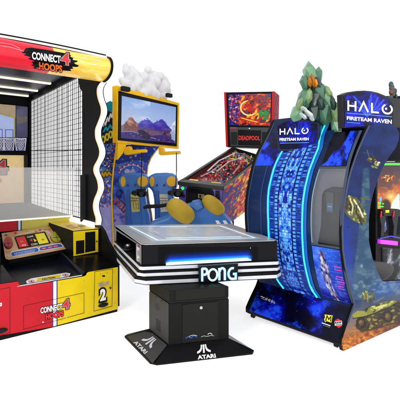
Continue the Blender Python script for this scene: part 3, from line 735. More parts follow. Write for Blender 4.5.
for k in range(22): a_ = math.radians(20+k*6.5); K.mix(K.disc(132+14.2*math.cos(a_), 177-12.8*math.sin(a_), .7, .7), ((210, 90, 120), (230, 230, 250), (30, 40, 120))[k % 3])
K.mix(K.disc(127.2, 171.8, 3.2, 3.4, .3)*.9, (214, 206, 236)); K.mix(K.disc(132.8, 171.4, 2.6, 3, .3)*.8, (206, 200, 236))
K.mix(K.disc(119.6, 194, 4, 5.2, .25), (26, 34, 112)); K.mix(K.disc(119, 193, 2.6, 3.2, .5), (52, 78, 188))
K.mix(K.line([(113, 202), (124, 212.5)], .8), (34, 30, 66)); K.mix(K.line([(116.5, 196.5), (128, 207)], .8), (34, 30, 66))
for k in range(5): K.mix(K.line([(113.8+k*2.6, 203.2+k*2.1), (117.6+k*2.6, 198.6+k*2.1)], 1.5), (206, 72, 48) if k % 2 == 0 else (176, 52, 40))
K.dabs(60, [(60, 90, 205), (30, 46, 140), (120, 150, 235), (190, 170, 230)], 1.3, [(114, 172), (147, 172), (150, 215), (114, 225)], seed=12, a=.5)
K.grain(.05); K.lay(lambda x, y: BP.at(x, y, .003), inkmat('printed panel ink', .35, .15), 'printed_art', bpn, [(x, y) for x, y in bo if y < 240][:20])
GP = Plane(bp0+V3((0, -.02, 0)), V3((-.25, -.97, 0)))
go = [(107, 102.5), (110, 101), (113, 102), (116, 106), (117.2, 145), (114.8, 158), (113, 172), (111.8, 190), (111.6, 205), (112.6, 225), (113.6, 262), (94, 262), (88, 235), (88, 150), (94, 120), (102, 108)]
gart = art('blue comic print', [(.28, (.015, .04, .22)), (.45, (.04, .13, .5)), (.62, (.10, .25, .70)), (.8, (.25, .45, .85))], scale=5, detail=6, dist=1, rough=.35)
m = MB(); m.slab(GP, go, .04, gart, 0, side=vy2); gp = m.build('graffiti_panel', vr)
K = Ink(94, 101, 118, 262, .4, .85)
n1 = K.noise(9, 9, 14); n2 = K.noise(3, 3, 16); t = np.clip((K.Y-140)/70, 0, 1)[..., None]
K.C = np.array([30, 60, 150.])*(1-t)+np.array([80, 110, 205.])*t; K.mix(np.clip((n1-.5)*5, 0, 1), (70, 126, 214)); K.mix(np.clip((.45-n1)*6, 0, 1), (22, 34, 96))
K.mix(np.clip((124-K.Y+n1*4)/3, 0, 1), (22, 140, 158))
K.mix(np.clip((K.Y-206+n1*6)/3, 0, 1), (172, 168, 232)); K.mix(np.clip((K.Y-214)/6, 0, 1)*np.clip((n2-.52)*7, 0, 1)*.5, (206, 206, 246))
K.mix(K.poly([(98, 112), (104, 109), (113, 113), (116, 118), (116, 141), (108, 144), (98, 143)], .6), (20, 24, 44))
for q_ in (0, 1, 2, 3): K.mix(K.line([(103.4+q_*3.1, 126-q_*3.8), (104.4+q_*3.1, 121.4-q_*3.8), (105.6+q_*3.1, 125-q_*3.8), (106.6+q_*3.1, 119.6-q_*3.8)], 1.3), (236, 240, 244))
K.mix(K.line([(103.6, 131.6), (106, 127.4), (107.4, 130.6), (110.2, 125), (112, 128.4), (116, 121)], 1.6), (38, 170, 190))
for cx, cy in [(103.4, 139.4), (107, 137), (110.6, 134.6), (114.4, 132)]: K.mix(K.line(arc(cx, cy, 1.5, 3.2, 0, 340, 12), 1.5), (238, 214, 40))
K.dabs(170, [(190, 40, 60), (232, 220, 230), (30, 30, 80), (60, 150, 120), (220, 170, 60), (40, 80, 190), (140, 170, 235), (20, 24, 60)], .9, [(99, 144), (116, 144), (113.8, 158), (111.6, 172), (99, 172)], seed=4)
K.mix(K.line([(100.5, 176), (102.4, 173), (103.8, 176.6), (105.4, 172), (107, 176), (109, 172), (111.4, 175.4)], 3.2), (60, 46, 30)); K.mix(K.line([(101, 175.6), (102.4, 173), (103.8, 176.2), (105.4, 172.4), (107, 175.6), (109, 172.4), (111, 175)], 1.9), (208, 160, 26))
K.dabs(170, [(200, 90, 120), (232, 224, 240), (60, 40, 90), (176, 40, 56), (150, 130, 210), (60, 80, 190), (110, 80, 60), (240, 200, 210)], .9, [(99, 179), (112, 179), (111.4, 207), (99, 207)], seed=8)
K.grain(.05); K.lay(lambda x, y: GP.at(x, y, .003), inkmat('printed panel ink', .35, .15), 'printed_art', gp, go)
m = MB(); e = [(116.8, 146), (114.9, 158), (113.2, 172), (112, 190), (111.9, 205), (112.8, 225), (113.6, 250)]
m.tube([GP.at(x, y, .012) for x, y in smooth_tab([(a_, b_) for a_, b_ in [(y, x) for x, y in e]], 3) for x, y in [(y, x)]], .011, vy, 6)
m.build('yellow_trim', gp)
# seats
hatch = art('ribbed straw mesh', [(.35, (.35, .28, .06)), (.5, (.60, .50, .14)), (.65, (.68, .60, .22))], scale=14, stretch=(1, 1, 5), rough=.5)
hatch2 = art('ribbed cream mesh', [(.35, (.42, .38, .26)), (.5, (.62, .57, .42)), (.65, (.74, .70, .56))], scale=14, stretch=(1, 1, 5), rough=.5)
def seat(x0, D, hm, lab):
    Y = yplane(D); s = x0
    ol = [(s+0, 181), (s+.6, 178), (s+3.5, 174.5), (s+9, 173), (s+19, 172.6), (s+25.5, 173.4), (s+29.3, 176), (s+30.4, 181), (s+29.8, 187), (s+27.4, 190), (s+26.6, 196), (s+28, 206), (s+30.6, 217), (s+32, 232), (s+7.5, 232), (s+7.6, 214), (s+7.0, 200), (s+5.4, 191), (s+1.2, 187)]
    m = MB(); m.weld([Y.at(x, y) for x, y in ol], V3((.02, .16, 0)), vb); b = m.build('seat_back', vr, lab, bevel=.045, seg=5, smooth=50)
    m = MB()   # moulded ridges left and right of the middle channel
    m.weld([Y.at(x, y, .03) for x, y in [(s+9.5, 190), (s+12.2, 191), (s+12.6, 214), (s+14.5, 230), (s+8.6, 230), (s+8.9, 206)]], V3((0, .06, 0)), vb2)
    m.weld([Y.at(x, y, .03) for x, y in [(s+23.2, 190.5), (s+25.8, 190), (s+25.6, 200), (s+27.6, 212), (s+30, 230), (s+24.8, 230), (s+24, 214)]], V3((0, .06, 0)), vb)
    m.build('side_bolster', b, bevel=.012, seg=3, smooth=50)
    m = MB()
    m.tube([Y.at(s+25.2, 181.6, .0), Y.at(s+25.2, 181.6, .04)], .073, vy2, 24); m.build('speaker_pad', b, bevel=.008, smooth=40)
    m = MB()
    pts = [Y.at(s+5.6+2.4*math.cos(t*math.pi/10), 181.6+5.2*math.sin(t*math.pi/10), .03) for t in range(20)]
    m.prism(pts, V3((0, .03, 0)), vy2); m.build('speaker_pad', b)
    for q in (s+10.6, s+17.8): m = MB(); m.tube([Y.at(q, 185.2, -.01), Y.at(q, 185.2, .012)], .017, navy, 10); m.build('harness_slot', b)
    m = MB(); m.weld([Y.at(x, y, .012) for x, y in [(s+13, 194.2), (s+21.2, 194.2), (s+22.4, 211.6), (s+14.2, 212.4)]], V3((0, .03, 0)), hm)
    for yy in (198.2, 200.8): m.stroke(Y, [(s+13.4, yy), (s+21.4, yy)], .5, charc, .013)
    for xx in (16, 18.4, 20.6): m.stroke(Y, [(s+xx, 202), (s+xx+.6, 209)], .35, charc, .0135)
    m.build('back_pad', b)
    m = MB(); m.oval(Y, s+27.5, 189.5, .9, 1.1, black, .002); m.weld([Y.at(x, y) for x, y in [(s+8, 228), (s+31, 228), (s+33, 262), (s+6, 262)]], V3((.0, .25, 0)), vb2); m.build('seat_base', b, bevel=.02)
seat(117.4, 5.28, hatch, 'seat back with straw coloured mesh'); seat(146.4, 5.42, hatch2, 'seat back with pale cream mesh')
# headsets on cables
for x, xh, D in ((141.6, 139.6, 5.03), (176.4, 176, 4.82)):
    Y = yplane(D); m = MB()
    m.tube([Y.at(x, 152.5), Y.at(x+.1, 170), Y.at(x-.6, 184), Y.at(x-.4, 190)], .006, rubber, 6); cb = m.build('cable', vr)
    m = MB(); c = Y.at(xh, 193.6)
    m.ball(c+V3((.03, 0, 0)), .062, .06, .045, blackg, 18, 10, e=.7); m.ball(c+V3((-.055, 0, .01)), .05, .05, .032, rubber, 14, 8, e=.8)
    m.tube([c+V3((-.09, .02, .0)), c+V3((-.03, .02, .048)), c+V3((.06, .02, .05)), c+V3((.085, .02, 0))], .012, rubber, 8)
    m.tube([c+V3((-.045, -.045, -.005)), c+V3((-.045, -.07, -.005))], .022, charc, 12); m.tube([c+V3((.03, -.05, .0)), c+V3((.03, -.072, .0))], .028, charc, 12)
    m.build('vr_headset', vr, smooth=60)
Y = yplane(4.9); m = MB(); m.tube([Y.at(143.4, 208), Y.at(147, 206.6), Y.at(160, 206), Y.at(168, 204.6)], [.016, .026, .024, .022], rubber, 10); m.build('handle_bar', vr, smooth=50)
# front blue bodies with cushions
Y = yplane(4.78)
m = MB(); m.weld([Y.at(x, y) for x, y in [(149, 222), (166, 217), (170, 212), (180, 207), (189, 203), (198, 205), (207, 206), (216, 208), (224, 214), (230, 221), (232.4, 226), (228, 262), (152, 262), (148, 240)]], V3((.03, .30, 0)), vb); m.build('ride_body', vr, bevel=.05, seg=5, smooth=50)
m = MB(); m.weld([Y.at(x, y, .05) for x, y in [(189.5, 206), (192, 200.6), (198.6, 199.6), (203, 207.5), (197, 211)]], V3((.02, .10, 0)), vb)
m.draw(Y, [(194.2, 202.3), (198, 201.6), (199.5, 204.4), (195.6, 205.2)], mat('label blue', (.12, .25, .6), .4, .3), .052); m.stroke(Y, [(195.8, 203.8), (197, 202.8), (197.8, 203.4)], .5, redi, .054)
m.build('joystick_pod', vr, bevel=.012)
def cushion(cx, cy, a, b_, ang, D):
    c = yplane(D).at(cx, cy); k = D/F; ca, sa = math.cos(ang), math.sin(ang)
    A = V3((ca, 0, -sa)); Bx = V3((0, 1, 0)); C_ = V3((sa, 0, ca))
    m = MB(); m.ball(c, a*k, .13, b_*k, cush, 26, 16, (A, Bx, C_), .82); return m.build('cushion', vr, smooth=80)
cushion(180.6, 211, 15.6, 9.6, math.radians(38), 4.62); cushion(213.2, 205.2, 12.8, 7.6, math.radians(38), 4.85)
m = MB(); Y6 = yplane(4.74)
for x in (218, 225.4): m.draw(Y6, [(x-2.8, 220.6), (x+.2, 220.3), (x+3.4, 224.6), (x-.6, 224.8)], white, .01+x*.00005)
m.build('arrow_print', vr)
m = MB(); m.hexa([(-1.08, 5.62, 0), (.10, 4.95, 0), (.25, 5.35, 0), (-.95, 6.0, 0)], [(-1.08, 5.62, .12), (.10, 4.95, .12), (.25, 5.35, .12), (-.95, 6.0, .12)], black)
m.build('platform', vr, bevel=.01)
# plain white cloud-like topper (stand-in for the moulded figures)
wt = mat('soft white moulding', (.74, .73, .76), .5, .3, bump=.3, bscale=40, var=.04); wp = mat('pale pink moulding', (.78, .58, .56), .5, .3)
m = MB(); R = random.Random(11)
def tb(px, py, r, back=0, mt=wt, sx=1, sz=1):
    c = TP.at(px, py, -.05-back); k = (c.y)/F; m.ball(c, r*k*sx, r*k*.9, r*k*sz, mt, 18, 12)
for a in [(121.5, 80, 3.6), (125.6, 66, 3.2), (131, 69.5, 4.6), (135, 74, 5), (140, 76, 4.4), (148, 70, 4.2), (160, 76, 4.6), (166, 85, 5), (134, 87, 7), (142, 85, 7), (143, 93, 6), (150, 82, 6.5), (151, 92, 7), (158, 89, 7), (159, 97, 5.5), (126, 84, 5.5), (149, 75, 4), (161, 82, 5), (123.5, 82, 4.6), (129.5, 76, 6.2), (130, 88, 6.5), (138, 82, 6), (138.5, 92, 6.5), (144, 77, 5.4), (147, 90, 7), (155, 82, 6.5), (155, 95, 6), (163, 87, 6.8), (162.5, 97, 5.5), (168, 91, 4), (126, 71, 4.4), (154, 75, 4.8), (164, 80, 4.6)]: tb(*a, back=R.uniform(0, .08))
ct = m.build('cloud_topper', vr, 'plain white rounded topper')
rm = ct.modifiers.new('merge', 'REMESH'); rm.mode = 'VOXEL'; rm.voxel_size = .011; rm.use_smooth_shade = True
smo = ct.modifiers.new('soft', 'SMOOTH'); smo.factor = .8; smo.iterations = 22
m = MB()
for a in [(126.5, 92.0, .11), (170, 98.4, .09)]:
    m = MB(); c = TP.at(a[0]-1, a[1]-9.5+6.5, .07); m.box(c, a[2]*.55, .03, .028, rubber, .9)
    m.build('topper_bracket', vr, bevel=.008)

# ================================================================== 3. PINBALL
pb = thing('pinball_machine', (.5, 5.7, 0), 'pinball machine with red edged backbox, colourful playfield and flame printed side', 'pinball machine')
PL = V3(((178.9-HX)/F*5.2, 5.2, CAMH-(182.3-HY)/F*5.2)); PR = V3(((222.3-HX)/F*5.0, 5.0, CAMH-(187.5-HY)/F*5.0))
ub = (PR-PL); ub.z = 0; ub.normalize(); vbk = V3((.513, .858, 0))
k = 6.1; PRb = V3(((262-HX)/F*k, k, CAMH-(156-HY)/F*k)); k = 6.3; PLb = V3(((233.5-HX)/F*k, k, CAMH-(147.3-HY)/F*k))
pv = art('violet cabinet print', [(.3, (.03, .02, .16)), (.5, (.10, .06, .42)), (.7, (.20, .12, .6))], scale=4, rough=.35, coat=.2)
SP = plane3(PR, PRb, PR+V3((0, 0, -.3)))
so = [(222.3, 188.2), (262, 156.6), (262, 197), (246, 211), (228.4, 224.6), (223, 229)]
m = MB()
Lb = PL+V3((0, 0, -.52)); Rb = PR+V3((0, 0, -.52)); PRb2 = SP.at(262, 197); PLb2 = PLb+V3((0, 0, -.5))
m.add([PL, PR, Rb, Lb], [(0, 1, 2, 3)], pv); m.add([PR, PRb, PRb2, Rb], [(0, 1, 2, 3)], pv); m.add([PL, Lb, PLb2, PLb], [(0, 1, 2, 3)], pv)
m.add([Lb, Rb, PRb2, PLb2], [(0, 1, 2, 3)], black); m.add([PLb, PLb2, PRb2, PRb], [(0, 1, 2, 3)], black)
cb = m.build('cabinet', pb)
# rails around the playfield
m = MB(); rail = mat('black armour rail', (.015, .014, .016), .3, .4)
dz = V3((0, 0, .012)); iu = ub*.035
for a, b in ((PL, PLb), (PR, PRb)):
    s_ = 1 if a is PL else -1
    m.hexa([a-ub*.012*s_-dz*2, a+iu*s_-dz*2, b+iu*s_-dz*2, b-ub*.012*s_-dz*2], [a-ub*.012*s_+dz, a+iu*s_+dz, b+iu*s_+dz, b-ub*.012*s_+dz], rail)
m.build('side_rail', pb, bevel=.004)
m = MB(); vdir = (PRb-PR).normalized()
m.hexa([PL-ub*.02-dz*3-V3((0, .02, 0)), PR+ub*.02-dz*3-V3((0, .02, 0)), PR+ub*.02+vdir*.09-dz*3, PL-ub*.02+vdir*.09-dz*3], [PL-ub*.02+dz*1.2-V3((0, .02, 0)), PR+ub*.02+dz*1.2-V3((0, .02, 0)), PR+ub*.02+vdir*.09+dz*1.2, PL-ub*.02+vdir*.09+dz*1.2], rail)
m.build('lock_bar', pb, bevel=.006)
# playfield sheet sunk a little below the rails
dn = V3((0, 0, -.07))
pf = [PL+iu+vdir*.09+dn, PR-iu+vdir*.09+dn, PRb-iu+dn, PLb+iu+dn]
PF = plane3(pf[0], pf[1], pf[2])
pfart = art('playfield print', [(.3, (.05, .01, .02)), (.42, (.35, .02, .03)), (.5, (.12, .03, .14)), (.58, (.55, .10, .03)), (.68, (.12, .20, .32)), (.8, (.6, .35, .3))], scale=12, detail=6, dist=2, rough=.25, coat=.4)
m = MB(); m.poly([pf[0], pf[1], pf[2], PLb+iu+dn], pfart)
inn = mat('red blades', (.10, .01, .012), .35, .4)
m.poly([PL+iu, PL+iu+dn*1.1, PLb+iu+dn*1.1, PLb+iu], inn); m.poly([PR-iu, PRb-iu, PRb-iu+dn*1.1, PR-iu+dn*1.1], inn)
pfo = m.build('playfield', pb)
K = Ink(0, 0, 50, 100, .5, .85); n1 = K.noise(9, 9, 51); n2 = K.noise(3, 3, 52)
K.C[:] = (96, 18, 26); K.mix(np.clip((n1-.5)*6, 0, 1), (30, 14, 22)); K.mix(np.clip((n2-.56)*9, 0, 1), (196, 60, 40)); K.mix(np.clip((n1-.58)*8, 0, 1), (60, 80, 120)); K.mix(np.clip((.38-n2)*9, 0, 1), (16, 8, 12))
K.dabs(260, [(200, 20, 30), (230, 90, 30), (180, 180, 190), (20, 14, 20), (90, 20, 40), (120, 130, 150), (230, 170, 60)], 1.4, asp=2.4, seed=54); K.dabs(80, [(80, 200, 90), (60, 160, 210), (240, 220, 80), (230, 120, 160)], 1.6, [(0, 68), (50, 68), (50, 100), (0, 100)], seed=55)
K.lay(lambda x, y: (pf[0]*(1-x/50)+pf[1]*x/50)*(1-y/100)+((PLb+iu+dn)*(1-x/50)+pf[2]*x/50)*y/100+V3((0, 0, .003)), inkmat('playfield ink', .2, .3, coat=.2), 'playfield_print', pfo)
cols = [mat('pf '+n_, c_, .35, .4, emit=e_, coat=.3) for n_, c_, e_ in [('red', (.7, .02, .03), .1), ('orange', (.85, .22, .03), .1), ('crimson', (.42, .01, .05), .05), ('blue', (.05, .22, .6), .1), ('cyan', (.25, .6, .75), .15), ('white', (.8, .78, .75), .1), ('black', (.015, .012, .015), 0), ('magenta', (.6, .05, .35), .1), ('dark', (.06, .03, .05), 0), ('yellow', (.9, .65, .05), .2), ('green', (.12, .6, .1), .2), ('brown', (.2, .08, .05), 0), ('grey', (.3, .3, .33), 0)]]
def pfp(a, b, h=0):   # a across 0..1, b up the field 0..1
    p = (pf[0]*(1-a)+pf[1]*a)*(1-b)+((PLb+iu+dn)*(1-a)+pf[2]*a)*b
    return p+V3((0, 0, h))
m = MB(); R = random.Random(21)
for i in range(420):
    a, b = R.uniform(.05, .95), R.uniform(.17, .97)**.9; h = R.uniform(.005, .02)+.018*(b > .6)*R.random(); w = R.uniform(.004, .02)
    cpal = cols+[cols[6], cols[8]] if b > .62 else [cols[0], cols[0], cols[2], cols[2], cols[5], cols[6], cols[6], cols[8], cols[8], cols[11], cols[12], cols[1]]
    mt_ = R.choice(cpal); p = pfp(a, b)
    if R.random() < .5: m.box(p+V3((0, 0, h)), w, w*.5, h*.6, mt_, R.uniform(0, 3))
    else: m.tube([p, p+V3((0, 0, h*1.6))], w*.6, mt_, 8)
m.build('playfield_toys', pfo)
m = MB(); clear = mat('glossy ramp plastic', (.75, .72, .78), .15, .5, alpha=.55); ch = mat('wire ramp chrome', (.7, .7, .72), .2, .5, metal=.9)
for pts, r_ in (([(.15, .3, .05), (.12, .55, .08), (.3, .8, .11), (.6, .85, .11), (.8, .6, .09), (.85, .35, .05)], .012), ([(.35, .35, .04), (.4, .6, .08), (.65, .75, .1), (.9, .7, .08)], .009), ([(.1, .2, .02), (.2, .35, .03), (.22, .5, .05)], .008)):
    m = MB()
    for o_ in (0, .03): m.tube([pfp(a+o_, b, h) for a, b, h in pts], r_*.4, ch, 6)
    m.build('wire_ramp', pfo)
for a, b in ((.35, .72), (.55, .82), (.72, .74)):
    m = MB(); p = pfp(a, b); m.tube([p, p+V3((0, 0, .05))], .035, cols[0], 14); m.tube([p+V3((0, 0, .05)), p+V3((0, 0, .062))], .042, cols[9], 14)
    m.build('pop_bumper', pfo)
for x0, x1, y0, y1, lab in ((187.2, 198.2, 179.6, 181.4, 1), (209, 221, 182.6, 184.8, 2)):
    m = MB(); q = [(x0, y1), (x0+2.5, y0-.8), (x1, y0+.2), (x1-.8, y1+.8)]
    m.prism([PF.at(x, y, .045) for x, y in q], V3((0, 0, -.012)), cols[9]); m.stroke(PF, [(x0+3, (y0+y1)/2), (x1-3, (y0+y1)/2+.3)], .7, black, .047)
    m.build('instruction_card', pfo)
# flames on the side
K = Ink(221.6, 156, 262.4, 230, .36, .85)
n1 = K.noise(10, 3.2, 2, 4, math.radians(-55)); n2 = K.noise(3.2, 1.4, 4, 3, math.radians(-60)); u_ = np.clip((K.X-224)/16, 0, 1)
K.C[:] = (52, 34, 128); K.mix(np.clip((n2-.5)*4, 0, 1)*.6, (92, 60, 190)); K.mix(np.clip((.45-n2)*5, 0, 1)*.7, (18, 12, 58))
hot = np.clip((n1-.62+u_*.34)*7, 0, 1); K.mix(hot, (196, 14, 40)); K.mix(np.clip((n1-.66+u_*.22)*8, 0, 1)*.9, (232, 20, 92))
K.mix(np.clip((n2-.62+u_*.16)*9, 0, 1)*hot, (246, 104, 24)); K.mix(np.clip((n2-.72+u_*.18)*10, 0, 1)*hot, (250, 208, 44)); K.mix(np.clip((.40-n2)*9, 0, 1)*hot*.9, (70, 8, 30))
K.dabs(200, [(214, 14, 30), (246, 60, 20), (236, 16, 110), (250, 190, 40), (40, 10, 60), (120, 10, 30), (255, 120, 30)], .8, [(232, 186), (262, 160), (262, 197), (246, 210), (230, 222), (228, 210)], rot=math.radians(-58), asp=3, seed=3, jit=.3, a=.85)
K.mix(K.disc(226.8, 190.8, 1.3, 1.3, .3), (220, 20, 26)); K.mix(K.disc(225.4, 199, .9, .9, .3), (200, 20, 60)); K.grain(.06)
K.lay(lambda x, y: SP.at(x, y, .004), inkmat('flame print ink', .35, .15), 'side_art', cb, [(222.6, 189.4), (262, 158.5), (262, 197), (246, 211), (228.4, 224.6), (223, 229)])
# front panel details: coin door, start button, plunger
FPp = plane3(PL, PR, PL+V3((0, 0, -.3)))
m = MB(); m.slab(FPp, [(186, 189.6), (188, 186.4), (211, 188.6), (213.4, 191.6), (213.4, 222), (186, 222)], .01, blackg, .012)
m.stroke(FPp, [(187.2, 222), (187.2, 190.3), (188.6, 187.6), (210.6, 189.8), (212.4, 192), (212.4, 222)], .5, charc, .014)
m.draw(FPp, [(198, 193.8), (204.4, 194.4), (204.4, 198.6), (198, 198)], mat('brass slot', (.25, .2, .08), .4, .4), .016); m.draw(FPp, [(199.4, 194.8), (201, 195), (201, 197.6), (199.4, 197.4)], blackg, .018)
m.build('coin_door', pb)
m = MB(); m.tube([FPp.at(182.6, 188.3, 0), FPp.at(182.6, 188.3, .02)], .024, mat('glowing green button', (.02, .6, .08), .3, .4, emit=.9, ecol=(.02, 1, .12)), 16); m.tube([FPp.at(182.6, 188.3, -.005), FPp.at(182.6, 188.3, .012)], .032, rubber, 16); m.build('start_button', pb)
m = MB(); m.tube([FPp.at(183, 195.6, 0), FPp.at(183, 195.6, .02)], .024, rubber, 14); m.build('flipper_button', pb)
m = MB(); m.slab(FPp, [(215.4, 190.4), (219.4, 190.9), (219.4, 200.4), (215.4, 200)], .01, charc, .014); m.tube([FPp.at(217.2, 194.6, .01), FPp.at(217.2, 194.6, .09)], .012, ch, 10); m.ball(FPp.at(217.2, 194.6, .10), .02, .02, .02, rubber); m.build('plunger', pb)
# legs
for p, q in ((Rb, (0.03, -.03)), (Lb, (-.02, -.03)), (PRb2, (.02, .02)), (PLb2, (-.02, .02))):
    m = MB(); m.tube([p+V3((0, 0, .06)), V3((p.x+q[0], p.y+q[1], .02))], .022, rubber, 8); m.tube([V3((p.x+q[0], p.y+q[1], .02)), V3((p.x+q[0], p.y+q[1], 0))], .03, rubber, 10); m.build('leg', pb)
# backbox
bl = V3(((226.3-HX)/F*6.35, 6.35, 0)); BB = Plane(bl, V3((-.334, -.943, 0)))
m = MB(); depth = V3((.30, .40, 0))*.55
m.slab(BB, [(224.6, 92.4), (273.8, 91.6), (272.6, 148.5), (226.4, 147)], .34, black)
bb = m.build('backbox', pb)
m = MB()
redp = mat('red backbox moulding', (.60, .006, .012), .4, .15)
m.slab(BB, [(224.0, 92.2), (226, 92.2), (228, 146.8), (226, 146.8)], .02, redp, .012); m.build('red_edge', bb); m = MB(); m.slab(BB, [(272, 91.4), (274.4, 91.4), (272.9, 148.8), (270.9, 148.6)], .05, redp, .012)
m.build('red_edge', bb)
sart = art('backbox side print', [(.35, (.02, .015, .08)), (.5, (.16, .01, .03)), (.62, (.5, .03, .03)), (.75, (.65, .2, .04))], scale=7, dist=1.6, rough=.5, spec=.08)
sn = V3((.943, -.334, 0)); 
q0 = BB.at(274.4, 91.5); q1 = BB.at(272.9, 149)
m = MB(); e_ = V3((.20, .24, 0))*.7
m.prism([q0, q1, q1+V3((.14, .33, 0)), q0+V3((.14, .33, 0))], V3((.004, .0, 0)), sart); m.build('side_art', bb)
tlt = art('translite print', [(.28, (.03, .015, .12)), (.38, (.16, .05, .35)), (.46, (.65, .02, .03)), (.54, (.95, .35, .04)), (.6, (.95, .7, .08)), (.66, (.10, .08, .35)), (.75, (.65, .05, .06))], scale=4.5, detail=7, dist=1.8, rough=.2, emit=.45)
tq = [(228.3, 94.4), (271, 93.6), (270.4, 126), (229.4, 125)]
tm = [mat('tl '+n_, c_, .2, .3, emit=.4) for n_, c_ in [('red', (.75, .02, .02)), ('orange', (.95, .35, .02)), ('yellow', (.95, .75, .05)), ('violet', (.14, .06, .42)), ('blue', (.06, .12, .5)), ('green', (.05, .4, .12)), ('dark', (.03, .01, .02)), ('pink', (.8, .4, .45))]]
K = Ink(228.2, 93.4, 271.2, 126.2, .33, .8)
n1 = K.noise(7, 7, 21); n2 = K.noise(2.4, 2.4, 22); n3 = K.noise(5, 2.4, 23, 3, -.6)
K.C[:] = (52, 26, 110); K.mix(np.clip((n1-.5)*5, 0, 1), (36, 60, 150)); K.mix(np.clip((n2-.56)*8, 0, 1), (190, 60, 90)); K.mix(np.clip((.4-n2)*8, 0, 1), (14, 8, 34))
e_ = K.poly([(243, 94), (266, 93), (271, 99), (271, 126), (240, 126), (236, 119), (240, 108), (238, 100)], 1.6); K.mix(e_*np.clip((n3-.30)*5, 0, 1), (196, 22, 20)); K.mix(e_*np.clip((n3-.56)*8, 0, 1), (246, 130, 24)); K.mix(e_*np.clip((n2-.62)*9, 0, 1), (40, 10, 20))
K.dabs(120, [(180, 30, 40), (40, 40, 140), (230, 120, 60), (20, 10, 40), (120, 60, 170), (200, 180, 200)], 1.0, [(229, 94), (242, 94), (240, 110), (236, 125), (229, 125)], seed=31)
K.dabs(150, [(210, 20, 20), (240, 90, 20), (120, 8, 14), (30, 8, 20), (250, 180, 40), (170, 14, 24)], 1.3, [(242, 95), (270, 95), (270, 125), (240, 125)], rot=-.6, asp=2.4, seed=33)
K.mix(K.line(arc(249, 108, 8.6, 7.6, 100, 330, 18), 1.7, .8), (252, 206, 60)); K.mix(K.line(arc(249, 108, 8.6, 7.6, 110, 300, 18), .7), (255, 246, 190))
K.mix(K.disc(250, 106, 7.4, 6.4, .3)*np.clip(n2*3-.6, 0, 1), (186, 16, 16)); K.mix(K.disc(251.6, 103, 4, 3.4, .4)*np.clip(n2*4-1.2, 0, 1), (40, 6, 12)); K.mix(K.disc(258, 99, 3, 5, .4, .5)*.8, (120, 10, 14))
K.mix(K.poly([(258, 112), (264, 108.6), (269.6, 112), (268.6, 120), (262, 120.4)], 1)*np.clip(n2*3-.5, 0, 1), (28, 132, 60))
K.mix(K.line([(240.4, 118.2), (248, 120.4), (258, 122.6)], 2.6, .6), (190, 30, 16)); K.mix(K.line([(240.8, 118.3), (248, 120.4), (257.4, 122.5)], 1.0), (252, 208, 60)); K.grain(.08)
bq2 = bil(K, tq)
K.lay(lambda x, y: BB.at(*bq2(x, y), .006), inkmat('lit backglass ink', .2, .15, emit=.35), 'translite', bb)
m = MB(); m.draw(BB, [(229.6, 127.2), (270.4, 127.6), (269.6, 146.6), (230.6, 146)], mat('speaker panel grey', (.05, .05, .055), .45, .3), .005)
m.draw(BB, [(237.8, 129.6), (261, 130.4), (260.6, 145.8), (238.2, 145.2)], blackg, .007)
m.text(BB, 'DEADPOOL', [(238.8, 135.8), (260.0, 136.2), (259.8, 140.2), (238.8, 140.0)], mat('red display letters', (.6, .01, .01), .3, .3, emit=.3, ecol=(1, .02, .02)), .009, .03)
m.stroke(BB, [(230.4, 127.8), (236.8, 127.9)], 1.0, cols[0], .009); m.oval(BB, 249.4, 128.4, .7, .6, silver, .009)
sp = m.build('speaker_panel', bb)
for x0, x1 in ((230.8, 237.0), (262, 269)):
    m = MB(); m.slab(BB, [(x0, 132), (x1, 132.2), (x1-.2, 144.6), (x0+.2, 144.4)], .006, mat('speaker mesh', (.02, .02, .022), .8, .2, bump=1, bscale=400), .014); m.build('speaker_grille', sp)

# ================================================================== 4. PONG TABLE
pt = thing('pong_table', (-.1, 3.0, 0), 'black Pong table on a pedestal with glass top, white striped edge and glowing PONG sign', 'arcade table')
G = zplane(.78)
alu = mat('brushed pale aluminium', (.42, .43, .45), .35, .4, metal=.3); stripe = mat('light grey stripe', (.62, .63, .68), .35, .4); pg = mat('dark grey side', (.12, .12, .125), .45, .4, bump=.2)
FL, FR, BR, BL = [V3(((x-HX)/F*d, d, 0)) for x, d in ((141.5, 2.99), (278, 3.165), (231, 4.13), (115, 4.03))]
def inset(a, z=0):
    c = (FL+FR+BR+BL)/4; out = []
    for p in (FL, FR, BR, BL):
        q = p+(c-p).normalized()*a*1.41; out.append(V3((q.x, q.y, z)))
    return out
def chamf(P, c, which=(0, 1, 2, 3)):
    out = []
    n = len(P)
    for i, p in enumerate(P):
        if i in which:
            a, b = P[i-1], P[(i+1) % n]; out += [p+(a-p).normalized()*c, p+(b-p).normalized()*c]
        else: out.append(p)
    return out
m = MB(); P = chamf(inset(0, .771), .03); m.weld(P, (0, 0, .006), alu); pt_top = m.build('table_top', pt, bevel=.002)
